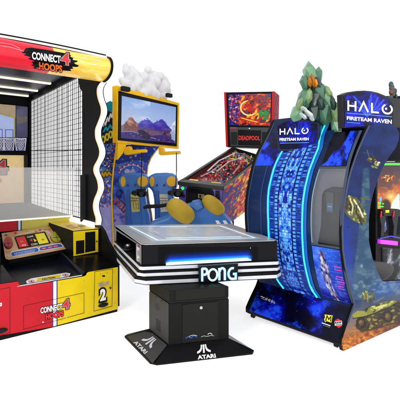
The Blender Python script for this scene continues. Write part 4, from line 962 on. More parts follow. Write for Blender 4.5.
# glass: frame, dark-blue lit screen area
gl = mat('pale frosted glass border', (.34, .36, .39), .3, .3, coat=.12); gl2 = mat('inner glass', (.44, .49, .56), .25, .3, coat=.15, emit=.05, ecol=(.6, .8, 1)); gb = mat('blue lit line', (.5, .75, .95), .2, .3, emit=.75, ecol=(.62, .86, 1))
m = MB()
def ring(z, a, b, mt, th=.002):
    A = inset(a, z); Bq = inset(b, z)
    for i in range(4): m.add([A[i], A[(i+1) % 4], Bq[(i+1) % 4], Bq[i]], [(0, 1, 2, 3)], mt)
ring(.7785, .012, .10, gl); m.poly(inset(.10, .7785), gl2)
ring(.7795, .135, .150, gb); ring(.7800, .21, .215, alu)
m.build('glass', pt_top)
m = MB(); P = inset(.19, .7805)
def gq(u, v): return (P[0]*(1-u)+P[1]*u)*(1-v)+(P[3]*(1-u)+P[2]*u)*v
for v0, v1, u0, u1 in ((.02, .05, .05, .95), (.96, .985, .3, .62)): m.add([gq(u0, v0), gq(u1, v0), gq(u1, v1), gq(u0, v1)], [(0, 1, 2, 3)], gb)
for k in range(9): u = .3+k*.035; m.add([gq(u, .72), gq(u+.02, .72), gq(u+.02, .76), gq(u, .76)], [(0, 1, 2, 3)], white)
for u, v in ((.08, .35), (.9, .5)): m.add([gq(u, v), gq(u+.03, v), gq(u+.03, v+.25), gq(u, v+.25)], [(0, 1, 2, 3)], stripe)
m.build('screen_marks', pt_top)
# body box
m = MB()
bt = inset(.006, .7705); bb_ = inset(.006, .60)
m.add(bb_+bt, [(0, 1, 5, 4), (1, 2, 6, 5), (2, 3, 7, 6)], blackg)
body = m.build('body', pt)
# left side plate (grey) with opening
SLP = Plane(inset(.004, .7)[0], (inset(.004, .7)[3]-inset(.004, .7)[0]).cross(V3((0, 0, 1))))
out_ = [(114, 227.4), (141.4, 245.4), (141.4, 266), (114.4, 251.5)]; inn_ = [(116.3, 230.6), (136, 243.6), (136, 259.5), (116.3, 247.6)]
m = MB()
for i in range(4): m.add([SLP.at(*out_[i]), SLP.at(*out_[(i+1) % 4]), SLP.at(*inn_[(i+1) % 4]), SLP.at(*inn_[i])], [(0, 1, 2, 3)], pg if i != 1 else mat('lighter grey end', (.25, .25, .255), .4, .4))
R_ = [SLP.at(x, y) for x, y in inn_]; bk_ = [p-SLP.n*.16 for p in R_]
for i in range(4): m.add([R_[i], R_[(i+1) % 4], bk_[(i+1) % 4], bk_[i]], [(0, 1, 2, 3)], blackg)
m.poly(bk_, blackg)
m.build('side_plate', pt)
m = MB()
c = SLP.at(128, 249.5, -.02); m.tube([c, c+V3((0, 0, .012))], .05, charc, 18); c = SLP.at(128, 246.8, -.02); m.tube([c, c+V3((0, 0, .02))], .03, charc, 18); m.ball(SLP.at(128.4, 245.2, -.02), .022, .022, .014, silver)
m.build('control_knob', pt, smooth=50)
m = MB(); m.draw(SLP, [(136.6, 246), (139.6, 248), (139.6, 262), (136.6, 261)], stripe, .003); m.draw(SLP, [(137.2, 250), (139.2, 251), (139.2, 256), (137.2, 255)], grey, .004); m.oval(SLP, 138.4, 246.6, .8, .8, redi, .006); m.oval(SLP, 138.2, 259.4, .7, .8, orange, .006); m.oval(SLP, 138.6, 241.6+4, .5, .5, black, .007)
m.build('control_strip', pt)
# front face glow, its falloff painted into an emissive sheet
FFP = Plane(inset(.006, .7)[0], (inset(.006, .7)[1]-inset(.006, .7)[0]).cross(V3((0, 0, 1))))
K = Ink(158, 247, 258, 264.5, .4, 1.0); e0 = 262.6-(K.X-166)*.055; v = np.clip((K.Y-(e0-11))/10.5, 0, 1)*(K.Y < e0+1.6); hz_ = np.clip((K.X-164)/6, 0, 1)*np.clip((253-K.X)/6, 0, 1)
K.C[:] = (7, 8, 10); K.mix(v**1.6*hz_, (10, 70, 225)); K.mix(np.clip(v-.72, 0, 1)*3*hz_, (60, 150, 250))
K.lay(lambda x, y: FFP.at(x, y, .002), inkmat('painted blue glow', .25, .08, emit=1.2), 'painted_glow', pt)
m = MB(); m.weld([FFP.at(x, y, .03) for x, y in [(166, 263.2), (247, 258.6), (251.5, 260.6), (166, 265.4)]], V3((.005, .03, 0)), gb); m.build('light_bar', pt)
m = MB(); m.oval(FFP, 250.4, 248, .4, .5, silver, .005); m.build('lock', pt)
# three striped tiers: each a dark slab with a light stripe on its edge
def tier(z0, z1, grow, ch, zs0, zs1, lab):
    P = chamf(inset(-grow, z0), ch); m = MB(); n = len(P); h = V3((0, 0, z1-z0))
    m.weld(P, h, black); 
    S_ = chamf(inset(-grow-.003, zs0), ch); T_ = [V3((p.x, p.y, zs1)) for p in S_]
    m.add(S_+T_, [(i, (i+1) % n, n+(i+1) % n, n+i) for i in range(n)], stripe)
    T2 = [p for p in chamf(inset(-grow+.004, zs1), ch)]; S2 = chamf(inset(-grow+.004, zs0), ch)
    m.add(T_+T2, [(i, (i+1) % n, n+(i+1) % n, n+i) for i in range(n)], stripe); m.add(S2+S_, [(i, (i+1) % n, n+(i+1) % n, n+i) for i in range(n)], stripe)
    return m.build('striped_tier', pt)
tier(.576, .614, .010, .02, .581, .606, 1)
tier(.530, .575, .022, .04, .535, .558, 2)
tier(.474, .529, .040, .07, .480, .506, 3)
# sign plate
Q = inset(-.066, .55); SPL = Plane(Q[0], (Q[1]-Q[0]).cross(V3((0, 0, 1))))
m = MB(); m.slab(SPL, [(198.8, 266.4), (238, 263.6), (238, 280.4), (198.8, 283.4)], .05, blackg, .004); sg = m.build('sign_plate', pt)
neon = mat('pale cyan sign letters', (.45, .85, .95), .3, .3, emit=.8, ecol=(.5, .93, 1)); m = MB()
def sk(x, y): return (200.4+(x-200)*.955, y-(x-200)*.07)
nglow = mat('painted letter glow', (.05, .3, .6), .3, .3, emit=.5, ecol=(.05, .35, .9))  # halo around the letters painted as wider blue strokes
def st(pts, l, w=1.7): m.stroke(SPL, [sk(*p) for p in pts], w+1.0, nglow, l-.0015); m.stroke(SPL, [sk(*p) for p in pts], w, neon, l)
# P
st([(201.9, 281.6), (201.9, 268.6)], .006); st([(201.4, 269), (204.6, 269)]+arc(204.6, 272, 2.5, 3, 80, -80, 8)+[(203.2, 275)], .0066, 1.8)
# O
m.stroke(SPL, [sk(*p) for p in arc(213, 275.7, 4.6, 5.6, 0, 345, 24)], 2.0, neon, .006, True)
# N
st([(219.8, 281.8), (219.8, 269.4)], .006); st(arc(222.9, 273.2, 2.7, 3.4, 180, 0, 10)+[(225.6, 282)], .0066)
# G
st(arc(233.6, 275.9, 4.2, 5.4, 70, 180, 10)+arc(233.6, 275.9, 4.2, 5.4, 190, 280, 10)+[(237, 281.2), (237, 276.4), (234, 276.4)], .006)
m.build('sign_letters', sg)
# pedestal
cA, cB_, cC = V3((-.225, 2.816, 0)), V3((.218, 2.925, 0)), V3((-.407, 3.099, 0)); cD = cB_+cC-cA
def foot(pts, z, g=0):
    c = sum(pts, V3((0, 0, 0)))/len(pts); return [V3((p.x+(p-c).normalized().x*g, p.y+(p-c).normalized().y*g, z)) for p in pts]
PD = [cA, cB_, cD, cC]
cb1 = mat('dark textured steel', (.006, .006, .0055), .5, .12, bump=.3, bscale=300); cb2 = mat('grey textured steel', (.03, .03, .028), .5, .25, bump=.3, bscale=300)
m = MB(); m.hexa(foot(PD, .02), foot(PD, .378), cb1); col_ = m.build('pedestal', pt, bevel=.003)
m = MB(); m.hexa(foot(PD, .3785, -.005), foot(PD, .392, -.005), rubber); m.hexa(foot(PD, .392, -.002), foot(PD, .473, -.002), cb1); m.build('pedestal_neck', pt, bevel=.003)
m = MB(); SC = Plane(cA+V3((0, 0, .1)), (cC-cA).cross(V3((0, 0, 1)))); 
m.draw(SC, [(149.6, 291), (168.6, 303.8), (168.6, 344), (149.6, 328.5)], cb2, .002)
for x, y, n_ in [(157, 307, 5)]:
    for i in range(-5, 6):
        for j in range(-5, 6):
            if i*i+j*j < 20: m.oval(SC, x+i*.55, y+j*.8+i*.35, .13, .2, black, .004, 6)
for i in range(6):
    for j in range(9): m.oval(SC, 156+i*.8, 318.5+j*1.3+i*.6, .25, .4, black, .004, 6)
for x, y in [(156, 296.8), (161.4, 300.8)]: m.oval(SC, x, y, .5, .6, black, .004)
m.build('vented_side', col_)
FCp = Plane(cA+V3((0, 0, .1)), (cB_-cA).cross(V3((0, 0, 1))))
m = MB(); dq = [(182.6, 304.8), (218.2, 301.6), (218.2, 339.4), (182.4, 343.2)]
m.slab(FCp, dq, .004, mat('door steel', (.009, .009, .008), .45, .14, bump=.3, bscale=300), .005, side=black); dr = m.build('door', col_)
m = MB(); m.tube([FCp.at(201.2, 307.8, .004), FCp.at(201.2, 307.8, .014)], .011, silver, 12); m.build('lock', dr)
m = MB()
m.stroke(FCp, [(185.4, 338.4), (188, 336.6), (191, 338), (194, 335.6), (197, 337.2)], .8, blue, .0075); m.stroke(FCp, [(189, 336.4), (193, 335), (197, 335.6)], .4, white, .008)
m.stroke(FCp, [(201, 336.8), (204, 335.9), (207, 336.4), (211, 335.4), (214, 335.8)], .7, grey, .0075); m.stroke(FCp, arc(210, 335, 2.2, 1.8, 10, 170, 8), .5, white, .008)
m.build('maker_marks', dr)
m = MB(); ud_ = (cB_-cA); m.prism([V3((p.x, p.y, z_))+FCp.n*.004 for p, z_ in ((cA+ud_*.1, .40), (cA+ud_*.93, .40), (cA+ud_*.93, .472), (cA+ud_*.1, .472))], -FCp.n*.003, MATS['door steel'], black); m.build('neck_panel', col_)
# base: low truncated pyramid
bF, bR, bL_ = V3((-.331, 2.672, 0)), V3((.418, 2.847, 0)), V3((-.626, 3.155, 0)); bB = bR+bL_-bF
BS = [bF, bR, bB, bL_]
lo = chamf(foot(BS, 0), .035); hi = chamf(foot(BS, .014), .035); tp = foot(PD, .082, .001)
m = MB(); n = 8
m.add(lo+hi, [(i, (i+1) % 8, 8+(i+1) % 8, 8+i) for i in range(8)], black)
fs = []; vs = hi+tp   # hi: 2 verts per corner; corner i -> 2i,2i+1
for i in range(4): fs.append((2*i, 2*i+1, 8+i))
for i in range(4): fs.append((2*i+1, (2*i+2) % 8, 8+(i+1) % 4, 8+i))
m.add(vs, fs, blackg)
m.build('base', pt)
SB1 = plane3(hi[1], hi[2], tp[0]); SB2 = plane3(hi[7], hi[0], tp[0])
m = MB(); m.draw(SB2, [(126.5, 336.3), (149, 330.2), (167, 345), (152.6, 363.4)], mat('grey steel slope', (.05, .05, .052), .35, .35), .002)  # left slope overlaid in a lighter grey
m.build('base_side', pt)
def atari(m, S, q, mt, l):
    def T(pts): return [q(*p) for p in pts]
    m.draw(S, T([(-.09, 0), (.09, 0), (.09, 1), (-.09, 1)]), mt, l)
    for s_ in (-1, 1):
        a = [(.15, 0), (.16, .35), (.24, .62), (.42, .84), (.62, .92)]; b = [(.62, 1.12), (.40, 1.04), (.22, .9), (.15, .8)]
        a = [(.14, 0), (.27, 0), (.29, .3), (.37, .52), (.5, .66), (.68, .76), (.68, 1.0), (.44, .92), (.26, .74), (.17, .5)]
        m.draw(S, T([(s_*x, y) for x, y in a]), mt, l)
m = MB(); atari(m, SB1, lambda x, y: (204+x*10-(1-y)*.6, 344.5+8.4*y-x*1.2), white, .003)
m.text(SB1, 'ATARI', [(197.6, 355.6), (215, 353.8), (215.8, 357.4), (198, 359.2)], white, .003, .045); m.build('base_logo', pt, 'white logo over the word ATARI on the front slope')
m = MB()
def ql(x, y): return (154.6-9*y+x*6.6, 338+6.3*y+x*6.2)
atari(m, SB2, ql, stripe, .005)
m.text(SB2, 'ATARI', [(136.4, 340.6), (147.6, 351.6), (144.6, 353.8), (133.4, 342.6)], stripe, .005, .045); m.build('base_logo', pt, 'white logo on the left slope')

# ================================================================== 5. SPACE SHOOTER CABINET
sh = thing('shooter_cabinet', (1.2, 3.5, 0), 'curved dark blue HALO shooter cabinet with cyan lit circuit strip and green topper', 'arcade machine')
L0 = V3((.431, 3.56, 0)); R0 = V3((1.061, 2.878, 0)); U_ = (R0-L0); UW = U_.length; U_.normalize(); Sd = V3((.821, .571, 0))
prof = smooth_tab([(0.035, .012), (.07, .004), (.18, .075), (.295, .155), (.34, .138), (.45, .088), (.62, .038), (.85, .002), (1.05, .0), (1.2, .03), (1.4, .088), (1.55, .17), (1.70, .275), (1.84, .36)], 4)
FS = Ruled(L0[:2], U_[:2], Sd[:2], prof)
neb = art('deep blue nebula print', [(.30, (.003, .004, .02)), (.45, (.008, .015, .12)), (.56, (.015, .03, .42)), (.68, (.05, .10, .80)), (.85, (.3, .4, .95))], scale=3.4, detail=10, dist=.8, rough=.3, coat=.3, emit=.18)
bstar = art('blue panel print', [(.3, (.004, .01, .10)), (.5, (.01, .03, .38)), (.62, (.02, .06, .75)), (.8, (.2, .35, 1))], scale=5, detail=10, dist=1.2, rough=.3, coat=.2, emit=.35)
dk = mat('dark blue gloss shell', (.004, .018, .075), .3, .12, coat=.12, var=.35, scale=3)
def fstrip(m, s0, s1, z0, z1, lift, mt, n=40, ns=4):
    vs = []; fs = []
    for i in range(n+1):
        z = z0+(z1-z0)*i/n; a = s0(z) if callable(s0) else s0; b = s1(z) if callable(s1) else s1
        for j in range(ns+1): vs.append(FS.P(a+(b-a)*j/ns, z, lift))
    for i in range(n):
        for j in range(ns): k_ = i*(ns+1)+j; fs.append((k_, k_+1, k_+ns+2, k_+ns+1))
    return m.add(vs, fs, mt)
def sfun(pts):
    t = sorted([(lambda q: (q[1], q[0]))(FS.sz(x, y)) for x, y in pts]); return lambda z: lerp_tab(t, z)
cyL = sfun([(284.5, 150), (279, 160), (275, 170), (270.6, 188), (269.6, 205), (270, 222), (271.2, 245), (274.6, 265), (279, 280), (285.4, 293)])
cyR = sfun([(322, 135), (320, 148), (315, 160), (311, 170), (306.6, 188), (304.6, 202), (304, 216), (304.4, 245), (305, 255), (309, 276), (313, 289), (319, 302.5)])
wL = sfun([(321, 164), (316, 178), (312.6, 192), (311, 207), (311.6, 243)])
# F shell pieces: lower kick panel, left strip, right lower art, window opening with frame, upper blue panel
zt0, zt1 = .298, 1.70
m = MB(); fstrip(m, 0, UW, .035, .297, 0, neb, 12, 8)
m_kick = True
fstrip(m, 0, .03, .035, .297, .004, black, 12, 1); fstrip(m, 0, UW, .035, .062, .004, black, 2, 2); fstrip(m, UW-.014, UW, .035, .297, .004, black, 12, 1)
kick = m.build('kick_panel', sh, smooth=60)
m = MB(); fstrip(m, 0, lambda z: cyL(z)-.0, zt0, 1.84, 0, dk, 50, 4)
m.build('left_shell', sh, smooth=60)
m = MB(); fstrip(m, .012, .022, .3, 1.8, .004, mat('slate edge', (.03, .05, .10), .3, .4), 40, 1); fstrip(m, lambda z: cyL(z)-.10, lambda z: cyL(z)-.085, .3, 1.39, .004, mat('dim blue edge', (.01, .03, .14), .3, .4), 40, 1)
lp_ = m.build('left_print', sh, smooth=60)

def nebula(K, seed, dens=.5, speck=40):
    speck = speck//2
    n1 = K.noise(30, 18, seed, 6, .5); n2 = K.noise(9, 7, seed+1, 6); n3 = K.noise(1.4, 1.4, seed+2, 2)
    K.C[:] = (6, 6, 34); K.mix(np.clip((n1-dens+.14)*3.4, 0, 1), (10, 10, 128)); K.mix(np.clip((n1-dens+.04)*4.5, 0, 1)*np.clip(n2*2.4-.5, 0, 1), (12, 22, 232)); K.mix(np.clip((n1*.6+n2*.5-dens-.06)*9, 0, 1)*.8, (40, 90, 255)); K.mix(np.clip((n3-.72)*7, 0, 1)*np.clip((n1-dens+.1)*5, 0, 1)*.6, (110, 150, 255)); K.mix(np.clip((.36-n2)*7, 0, 1)*.7, (3, 3, 14))
    K.dabs(speck, [(160, 190, 255), (90, 120, 255)], .35, seed=seed, a=.8, asp=1); K.grain(.05)
def FSgrid(s0, s1, z0, z1, lift, wx=60.):
    """cells run 0..wx across and 0..h up the curved front"""
    h = (z1-z0)/.93*95
    return wx, h, lambda x, y: (lambda z: FS.P((s0(z) if callable(s0) else s0)*(1-x/wx)+(s1(z) if callable(s1) else s1)*x/wx, z, lift))(z1-(z1-z0)*y/h)
nebm = inkmat('nebula ink', .3, .15, emit=.25, coat=.05)
W_, H_, at_ = FSgrid(.03, UW-.014, .064, .296, .0045, 92.)
K = Ink(0, 0, W_, H_, .45, .8); nebula(K, 70, .47, 50); K.mix(np.clip((K.X-66)/14, 0, 1)*.85, (7, 8, 24)); K.lay(at_, nebm, 'nebula_print', kick)
W_, H_, at_ = FSgrid(.024, lambda z: min(cyL(z)-.03, .30), 1.39, 1.70, .0045, 26.)
K = Ink(0, 0, W_, H_, .45, .8); nebula(K, 80, .42, 20); K.lay(at_, nebm, 'nebula_print', lp_)
zb, zm = FS.sz(330, 246)[1], FS.sz(335, 168)[1]
m = MB()
fstrip(m, cyR, lambda z: max(cyR(z)+.05, wL(z)), zt0, 1.68, 0, dk, 50, 2)             # border beside the strip
fstrip(m, UW-.022, UW, zt0, 1.66, 0, mat('slate post', (.035, .05, .09), .35, .4), 50, 1)  # right post
fstrip(m, lambda z: wL(z), UW-.022, zt0, zb-.012, 0, dk, 16, 3)
fstrip(m, lambda z: wL(z), UW-.022, zb-.012, zb+.004, .006, mat('slate sill', (.04, .05, .07), .35, .4), 2, 3)
fstrip(m, lambda z: wL(z), UW-.022, zm-.006, zm+.012, .006, MATS['slate sill'], 2, 3)
fstrip(m, lambda z: wL(z), UW-.022, zm+.012, 1.66, 0, dk, 16, 3)
m.build('right_shell', sh, smooth=60)
W_, H_, at_ = FSgrid(lambda z: wL(min(z, 1.45))+.012, UW-.03, zm+.018, 1.66, .005, 44.)
K = Ink(0, 0, W_, H_, .45, .8); nebula(K, 90, .44, 20)
K.mix(K.poly([(-2, -2), (30, -2), (29, 8), (22, 15), (14, 17), (8, 25), (-2, 28)], 1.2)*.93, (8, 8, 18)); K.mix(K.poly([(36, -2), (46, -2), (46, 10), (40, 4)], 1)*.7, (10, 10, 40))
K.lay(at_, nebm, 'upper_print', sh)
pp_z0, pp_z1 = zt0+.012, zb-.02
W_, H_, at_ = FSgrid(lambda z: wL(.8)+.004, UW-.03, pp_z0, pp_z1, .005, 38.)
K = Ink(0, 0, W_, H_, .45, .8); n1 = K.noise(14, 14, 101); n2 = K.noise(3, 2, 102); t = np.clip(K.Y/H_, 0, 1)[..., None]
K.C = np.array([44, 96, 214.])*(1-t)+np.array([18, 22, 130.])*t; K.mix(np.clip((n1-.5)*4, 0, 1)*.6, (90, 130, 240)); K.mix(np.clip((K.X-26)/12, 0, 1)*.45, (12, 14, 90))
K.mix(np.clip((n2-.6)*6, 0, 1)*.3, (180, 200, 255))
for k in range(7): K.mix(K.line([(-2, 4+k*7.6), (40, 1+k*8.6)], .5)*.5, (96, 130, 240))
ax = [(13.5, 6), (13, 13), (15, 20), (14.4, 28), (17, 36), (20, 44), (21, 50)]
K.mix(K.line(ax, 6.4, 3)*.85, (92, 88, 128)); K.dabs(170, [(150, 150, 180), (60, 56, 96), (110, 104, 150), (30, 28, 60), (196, 196, 216), (120, 90, 140)], 1.5, [(10, 4), (17, 4), (20, 16), (19, 30), (25, 48), (17, 50), (12, 34), (9, 18)], rot=1.35, asp=1.8, seed=6, a=.85)
R = random.Random(8)
for k, y in enumerate([14, 16.4, 22, 24, 26, 28, 30, 32]):
    x = 28.
    while x < 35+R.random()*2: w_ = R.uniform(.8, 2.2); K.mix(K.line([(x, y), (x+w_, y)], .8), (190, 70, 190) if k > 1 else (230, 60, 150)); x += w_+.8
K.mix(K.line([(33, 46), (35.4, 47), (34, 49), (36, 51)], .9), (240, 240, 250))
K.lay(at_, inkmat('poster ink', .3, .15, emit=.3), 'poster_print', sh)
# window
m = MB(); fstrip(m, lambda z: wL(z), UW-.022, zb+.004, zm-.006, -.05, mat('smoked window', (.30, .305, .32), .15, .25, alpha=.22), 20, 3); m.build('window_pane', sh, smooth=60)
m = MB(); fstrip(m, lambda z: wL(z), lambda z: wL(z)+.008, zb, zm, -.0, mat('painted teal reflection', (.20, .34, .36), .3, .4), 20, 1);  # reflection along the window border painted as a strip
m.build('edge_reflection', sh)
SPn = V3((.571, -.821, 0)); SS = Plane(R0, SPn)
WI = Plane(R0+Sd*.42, V3((-.735, -.679, 0)))
m = MB(); m.slab(WI, [(300, 160), (354, 160), (349, 190), (346, 225), (346, 262), (300, 258)], .02, mat('glowing grey backing', (.62, .63, .65), .6, .2, emit=.10, ecol=(.9, .93, 1))); m.build('bright_backing', sh)  # sheet added behind the window, pale and glowing to brighten the interior
WS2 = Plane(R0+Sd*.26, V3((-.735, -.679, 0)))
m = MB(); m.weld([WS2.at(x, y) for x, y in [(326, 189), (330, 187), (341, 188), (348, 190), (352, 196), (353, 246), (345, 252), (318, 247), (317, 243), (320, 225), (321, 195), (323, 190)]], Sd*.10, mat('charcoal seat shell', (.075, .08, .09), .55, .3, emit=.04)); sb = m.build('seat_back', sh, bevel=.02, seg=3)
m = MB(); m.slab(WS2, [(325.6, 192), (333.4, 192.6), (333, 213), (326.4, 212.4)], .02, mat('mid grey insert', (.15, .155, .165), .45, .3), .02); m.draw(WS2, [(326.8, 203), (332.4, 203.4), (332.2, 211), (327, 210.4)], mat('label sky', (.10, .28, .55), .4, .3), .022); m.stroke(WS2, [(327.6, 206.4), (331.6, 206.8)], .8, white, .024); m.build('insert', sb)
# circuit strip with cyan lines
tr_ = art('circuit glow print', [(.34, (.004, .012, .09)), (.46, (.01, .06, .38)), (.55, (.05, .22, .80)), (.66, (.22, .55, .98)), (.78, (.7, .88, 1))], scale=9, detail=8, dist=2.2, rough=.25, emit=.6, stretch=(1, 1, .55))
m = MB(); fstrip(m, lambda z: cyL(z), lambda z: cyR(z), zt0, zt1+.1, .012, mat('deep blue strip base', (.004, .015, .10), .3, .3, emit=.12, ecol=(.01, .08, .6)), 60, 10)
fstrip(m, lambda z: cyL(z)*.66+cyR(z)*.34, lambda z: cyL(z)*.34+cyR(z)*.66, zt0, zt1+.1, .014, tr_, 60, 6)
ts = m.build('circuit_strip', sh, smooth=60)
tiles = [mat('strip tile %s' % n_, c_, .3, .3, emit=e_, ecol=c_) for n_, c_, e_ in [('mid', (.035, .16, .75), .5), ('light', (.12, .38, .95), .55), ('dark', (.008, .04, .26), .3), ('pale', (.5, .78, 1), .6)]]
W_, H_, at_ = FSgrid(lambda z: cyL(z)+.004, lambda z: cyR(z)-.004, zt0, zt1+.09, .017, 34.)
K = Ink(0, 0, W_, H_, .30, .85); S2 = 17.; A = np.abs(K.X-S2)   # mirrored about the middle
XX = K.X.copy(); K.X = A
n1 = K.noise(2.2, 3.2, 110, 4); n2 = K.noise(1.0, 2.6, 111, 3); n3 = K.noise(5, 9, 112, 3); n4 = K.noise(1.1, .9, 113, 2); K.X = XX
K.C[:] = (10, 26, 92); K.mix(np.clip((n1-.45)*5, 0, 1), (26, 72, 176)); K.mix(np.clip((n2-.55)*8, 0, 1)*.8, (64, 140, 232))
ctr = np.clip((6.6-A)/.6, 0, 1); K.mix(ctr, (28, 84, 200)); K.mix(ctr*np.clip((n1-.46)*6, 0, 1), (96, 168, 250)); K.mix(ctr*np.clip((n2-.56)*7, 0, 1)*.9, (160, 206, 255)); K.mix(ctr*((np.mod(K.Y+n4*2, 2.6) < .7) & (n4 > .45))*.7, (16, 50, 150)); K.mix(ctr*np.clip((.35-np.abs(A-3.2))/.2, 0, 1)*.7, (14, 40, 140)); K.mix(ctr*np.clip((.42-n1)*9, 0, 1), (8, 24, 110)); K.mix(ctr*np.clip((n3-.6)*8, 0, 1)*np.clip((2.4-A), 0, 1), (12, 30, 140))
K.mix(np.clip((.7-np.abs(A-7.0))/.3, 0, 1)*(n4 > .35), (8, 14, 56))
ph = 3.3; yy = np.mod(K.Y+.5*np.sin(K.Y*.07), ph); row = np.floor((K.Y+.5*np.sin(K.Y*.07))/ph); rnd = np.random.RandomState(4).rand(200); rr_ = rnd[(row.astype(int)) % 200]
til = (A > 7.5+rr_*.4) & (A < 10.6) & (yy > .5) & (yy < 2.9); K.mix(til.astype(float), (60, 118, 222)); til2 = (A > 8.2) & (A < 10.0) & (yy > 1.0) & (yy < 2.4); K.mix(til2*(.45+.5*rr_), (112, 168, 246)); K.mix(((A > 7.3) & (A < 10.9) & ~til).astype(float)*.8, (6, 14, 70))
pt_ = 1.55; y2 = np.mod(K.Y, pt_); r2 = np.floor(K.Y/pt_).astype(int); rb = np.random.RandomState(9).rand(400)[r2 % 400]; rc = np.random.RandomState(10).rand(400)[r2 % 400]
tick = (A > 11.1+rb*1.3) & (A < 14.2+rc*1.8) & (y2 > .35) & (y2 < 1.15); K.mix(((A > 10.9) & (A < 16.2)).astype(float)*.75, (18, 62, 160)); K.mix(tick.astype(float)*.85, (8, 16, 64)); K.mix(tick*(rb > .7)*.8, (86, 150, 236))
K.mix(np.clip((A-15.9)/.8, 0, 1), (24, 110, 220))
K.mix(np.clip(np.abs(K.Y-H_*.5)/(H_*.5)-.55, 0, 1)*.9, (10, 34, 120)); K.mix(K.disc(S2, H_*.46, 2.6, 3.6, .2), (14, 32, 130)); K.grain(.10)
K.lay(at_, inkmat('circuit ink', .3, .2, emit=.35), 'circuit_print', ts)
cyan = mat('cyan neon line', (.05, .8, .95), .3, .3, emit=1.0, ecol=(.03, .85, 1)); cygl = mat('painted cyan glow', (.01, .08, .30), .3, .2, emit=.18, ecol=(.01, .25, 1))  # second material: faint glow beside each tube, painted as a strip
for fn, s_ in ((cyL, -1), (cyR, 1)):
    m = MB(); m.tube([FS.P(fn(z), z, .02) for z in [zt0+.005+(1.72-zt0)*i/50 for i in range(51)]], .0066, cyan, 8)
    n = 40; fstrip(m, lambda z: fn(z)-(.028 if s_ < 0 else 0), lambda z: fn(z)+(.028 if s_ > 0 else 0), zt0, 1.75, .006, cygl, 40, 1)
    m.build('neon_line', sh, smooth=60)
# side panel (crescent plus skirt)
so = [(343.3, 351), (341.6, 345), (342, 340), (348, 322), (354.6, 304), (353.4, 300), (349.4, 286), (345.4, 266), (343, 250), (342.4, 232), (343.2, 212), (345.6, 196), (348.4, 180), (351.6, 168), (357.5, 151), (363, 138.4), (369, 126), (380, 123.8), (391, 124), (396.4, 127.4), (399.2, 133), (398.6, 140), (396, 147), (387.5, 159), (382, 169), (377, 181), (373, 194), (370.4, 206), (368.8, 220), (368.8, 240), (370.6, 250), (373, 260), (377, 271.5), (382.5, 281.4), (402, 280.4)]
sart2 = art('side scene print', [(.3, (.006, .02, .10)), (.48, (.012, .045, .24)), (.62, (.03, .10, .38)), (.8, (.10, .22, .45))], scale=1.8, detail=9, dist=.5, rough=.3, spec=.3, coat=.12, emit=.05,
            tint=[((.0, 0, -1), -.62, .05, (.10, .17, .25)), ((-.35, .0, -1.0), -.28, .12, (.55, .17, .02))])
farR = R0+Sd*1.05
m = MB(); pts = [SS.at(x, y) for x, y in so]+[farR+V3((0, 0, SS.at(402, 280.4).z)), farR+V3((0, 0, .035))]
pts.append(R0+Sd*.02+V3((0, 0, .035)))
m.prism(pts, -SPn*.03, sart2, black); sp_ = m.build('side_panel', sh)
m = MB(); edge_ = [SS.at(x, y, .002) for x, y in so[3:17]]
m.tube(edge_, .008, MATS['slate post'], 6); m.build('edge_trim', sp_, smooth=60)
K = Ink(341, 123, 402.4, 352, .4, .70)
n1 = K.noise(26, 20, 120, 5); n2 = K.noise(7, 5, 121, 4); n3 = K.noise(2.2, 1.6, 122, 3); X, Y_ = K.X, K.Y
K.C[:] = (10, 30, 82); K.mix(np.clip((Y_-150)/60, 0, 1)*.5, (14, 50, 116)); K.mix(np.clip((140-Y_)/14, 0, 1)*.6, (12, 40, 96)); K.mix(np.clip((n1-.5)*4, 0, 1)*.5, (30, 70, 150))
K.mix(np.clip((Y_-215)/40, 0, 1)*np.clip(1-np.abs(X-(345-(Y_-215)*-.05))/9, 0, 1)*.9, (24, 58, 176)); K.mix(np.clip(1-np.abs(Y_-238)/34, 0, 1)*np.clip((352-X)/7, 0, 1)*.8, (22, 50, 160))
bm_ = K.poly([(363, 168), (369, 168), (370.6, 215), (372, 248), (384, 282), (402, 290), (402, 300), (352, 300), (354, 270), (358, 240), (361, 205)], 2.4)
K.mix(bm_*.7, (52, 92, 118)); K.mix(bm_*np.clip((n2-.5)*6, 0, 1)*.6, (92, 124, 136)); K.mix(bm_*np.clip((.44-n2)*7, 0, 1)*.7, (34, 74, 104))
K.mix(np.clip((Y_-262)/22, 0, 1)*np.clip(n1*2.2-.5, 0, 1)*.85, (92, 120, 150)); K.mix(np.clip((Y_-276)/14, 0, 1)*np.clip((X-368)/12, 0, 1)*np.clip((302-Y_)/8, 0, 1)*.8, (30, 84, 176)); K.mix(np.clip((Y_-270)/14, 0, 1)*np.clip((n2-.52)*5, 0, 1)*.5*np.clip((306-Y_)/6, 0, 1), (170, 186, 196))
d_ = (Y_-(352-(X-343)*.45)); K.mix(np.clip((d_+44)/26, 0, 1)*.85, (112, 92, 78)); K.mix(np.clip((d_+26+n2*8-4)/16, 0, 1)*.9, (196, 104, 36)); K.mix(np.clip((d_+22)/16, 0, 1)*np.clip((n3-.5)*6, 0, 1), (244, 150, 52)); K.mix(np.clip((d_+22)/14, 0, 1)*np.clip((.42-n3)*7, 0, 1)*.8, (112, 52, 22)); K.mix(np.clip((X-372)/18, 0, 1)*np.clip((d_+20)/10, 0, 1)*.6, (70, 44, 40))
K.mix(np.clip((372-X)/22, 0, 1)*np.clip((Y_-300)/14, 0, 1)*np.clip((340-Y_)/12, 0, 1)*.35, (210, 160, 120))
og = [(88, 84, 34), (150, 148, 66), (196, 196, 110), (52, 46, 24), (226, 226, 176), (70, 60, 40), (120, 118, 48)]
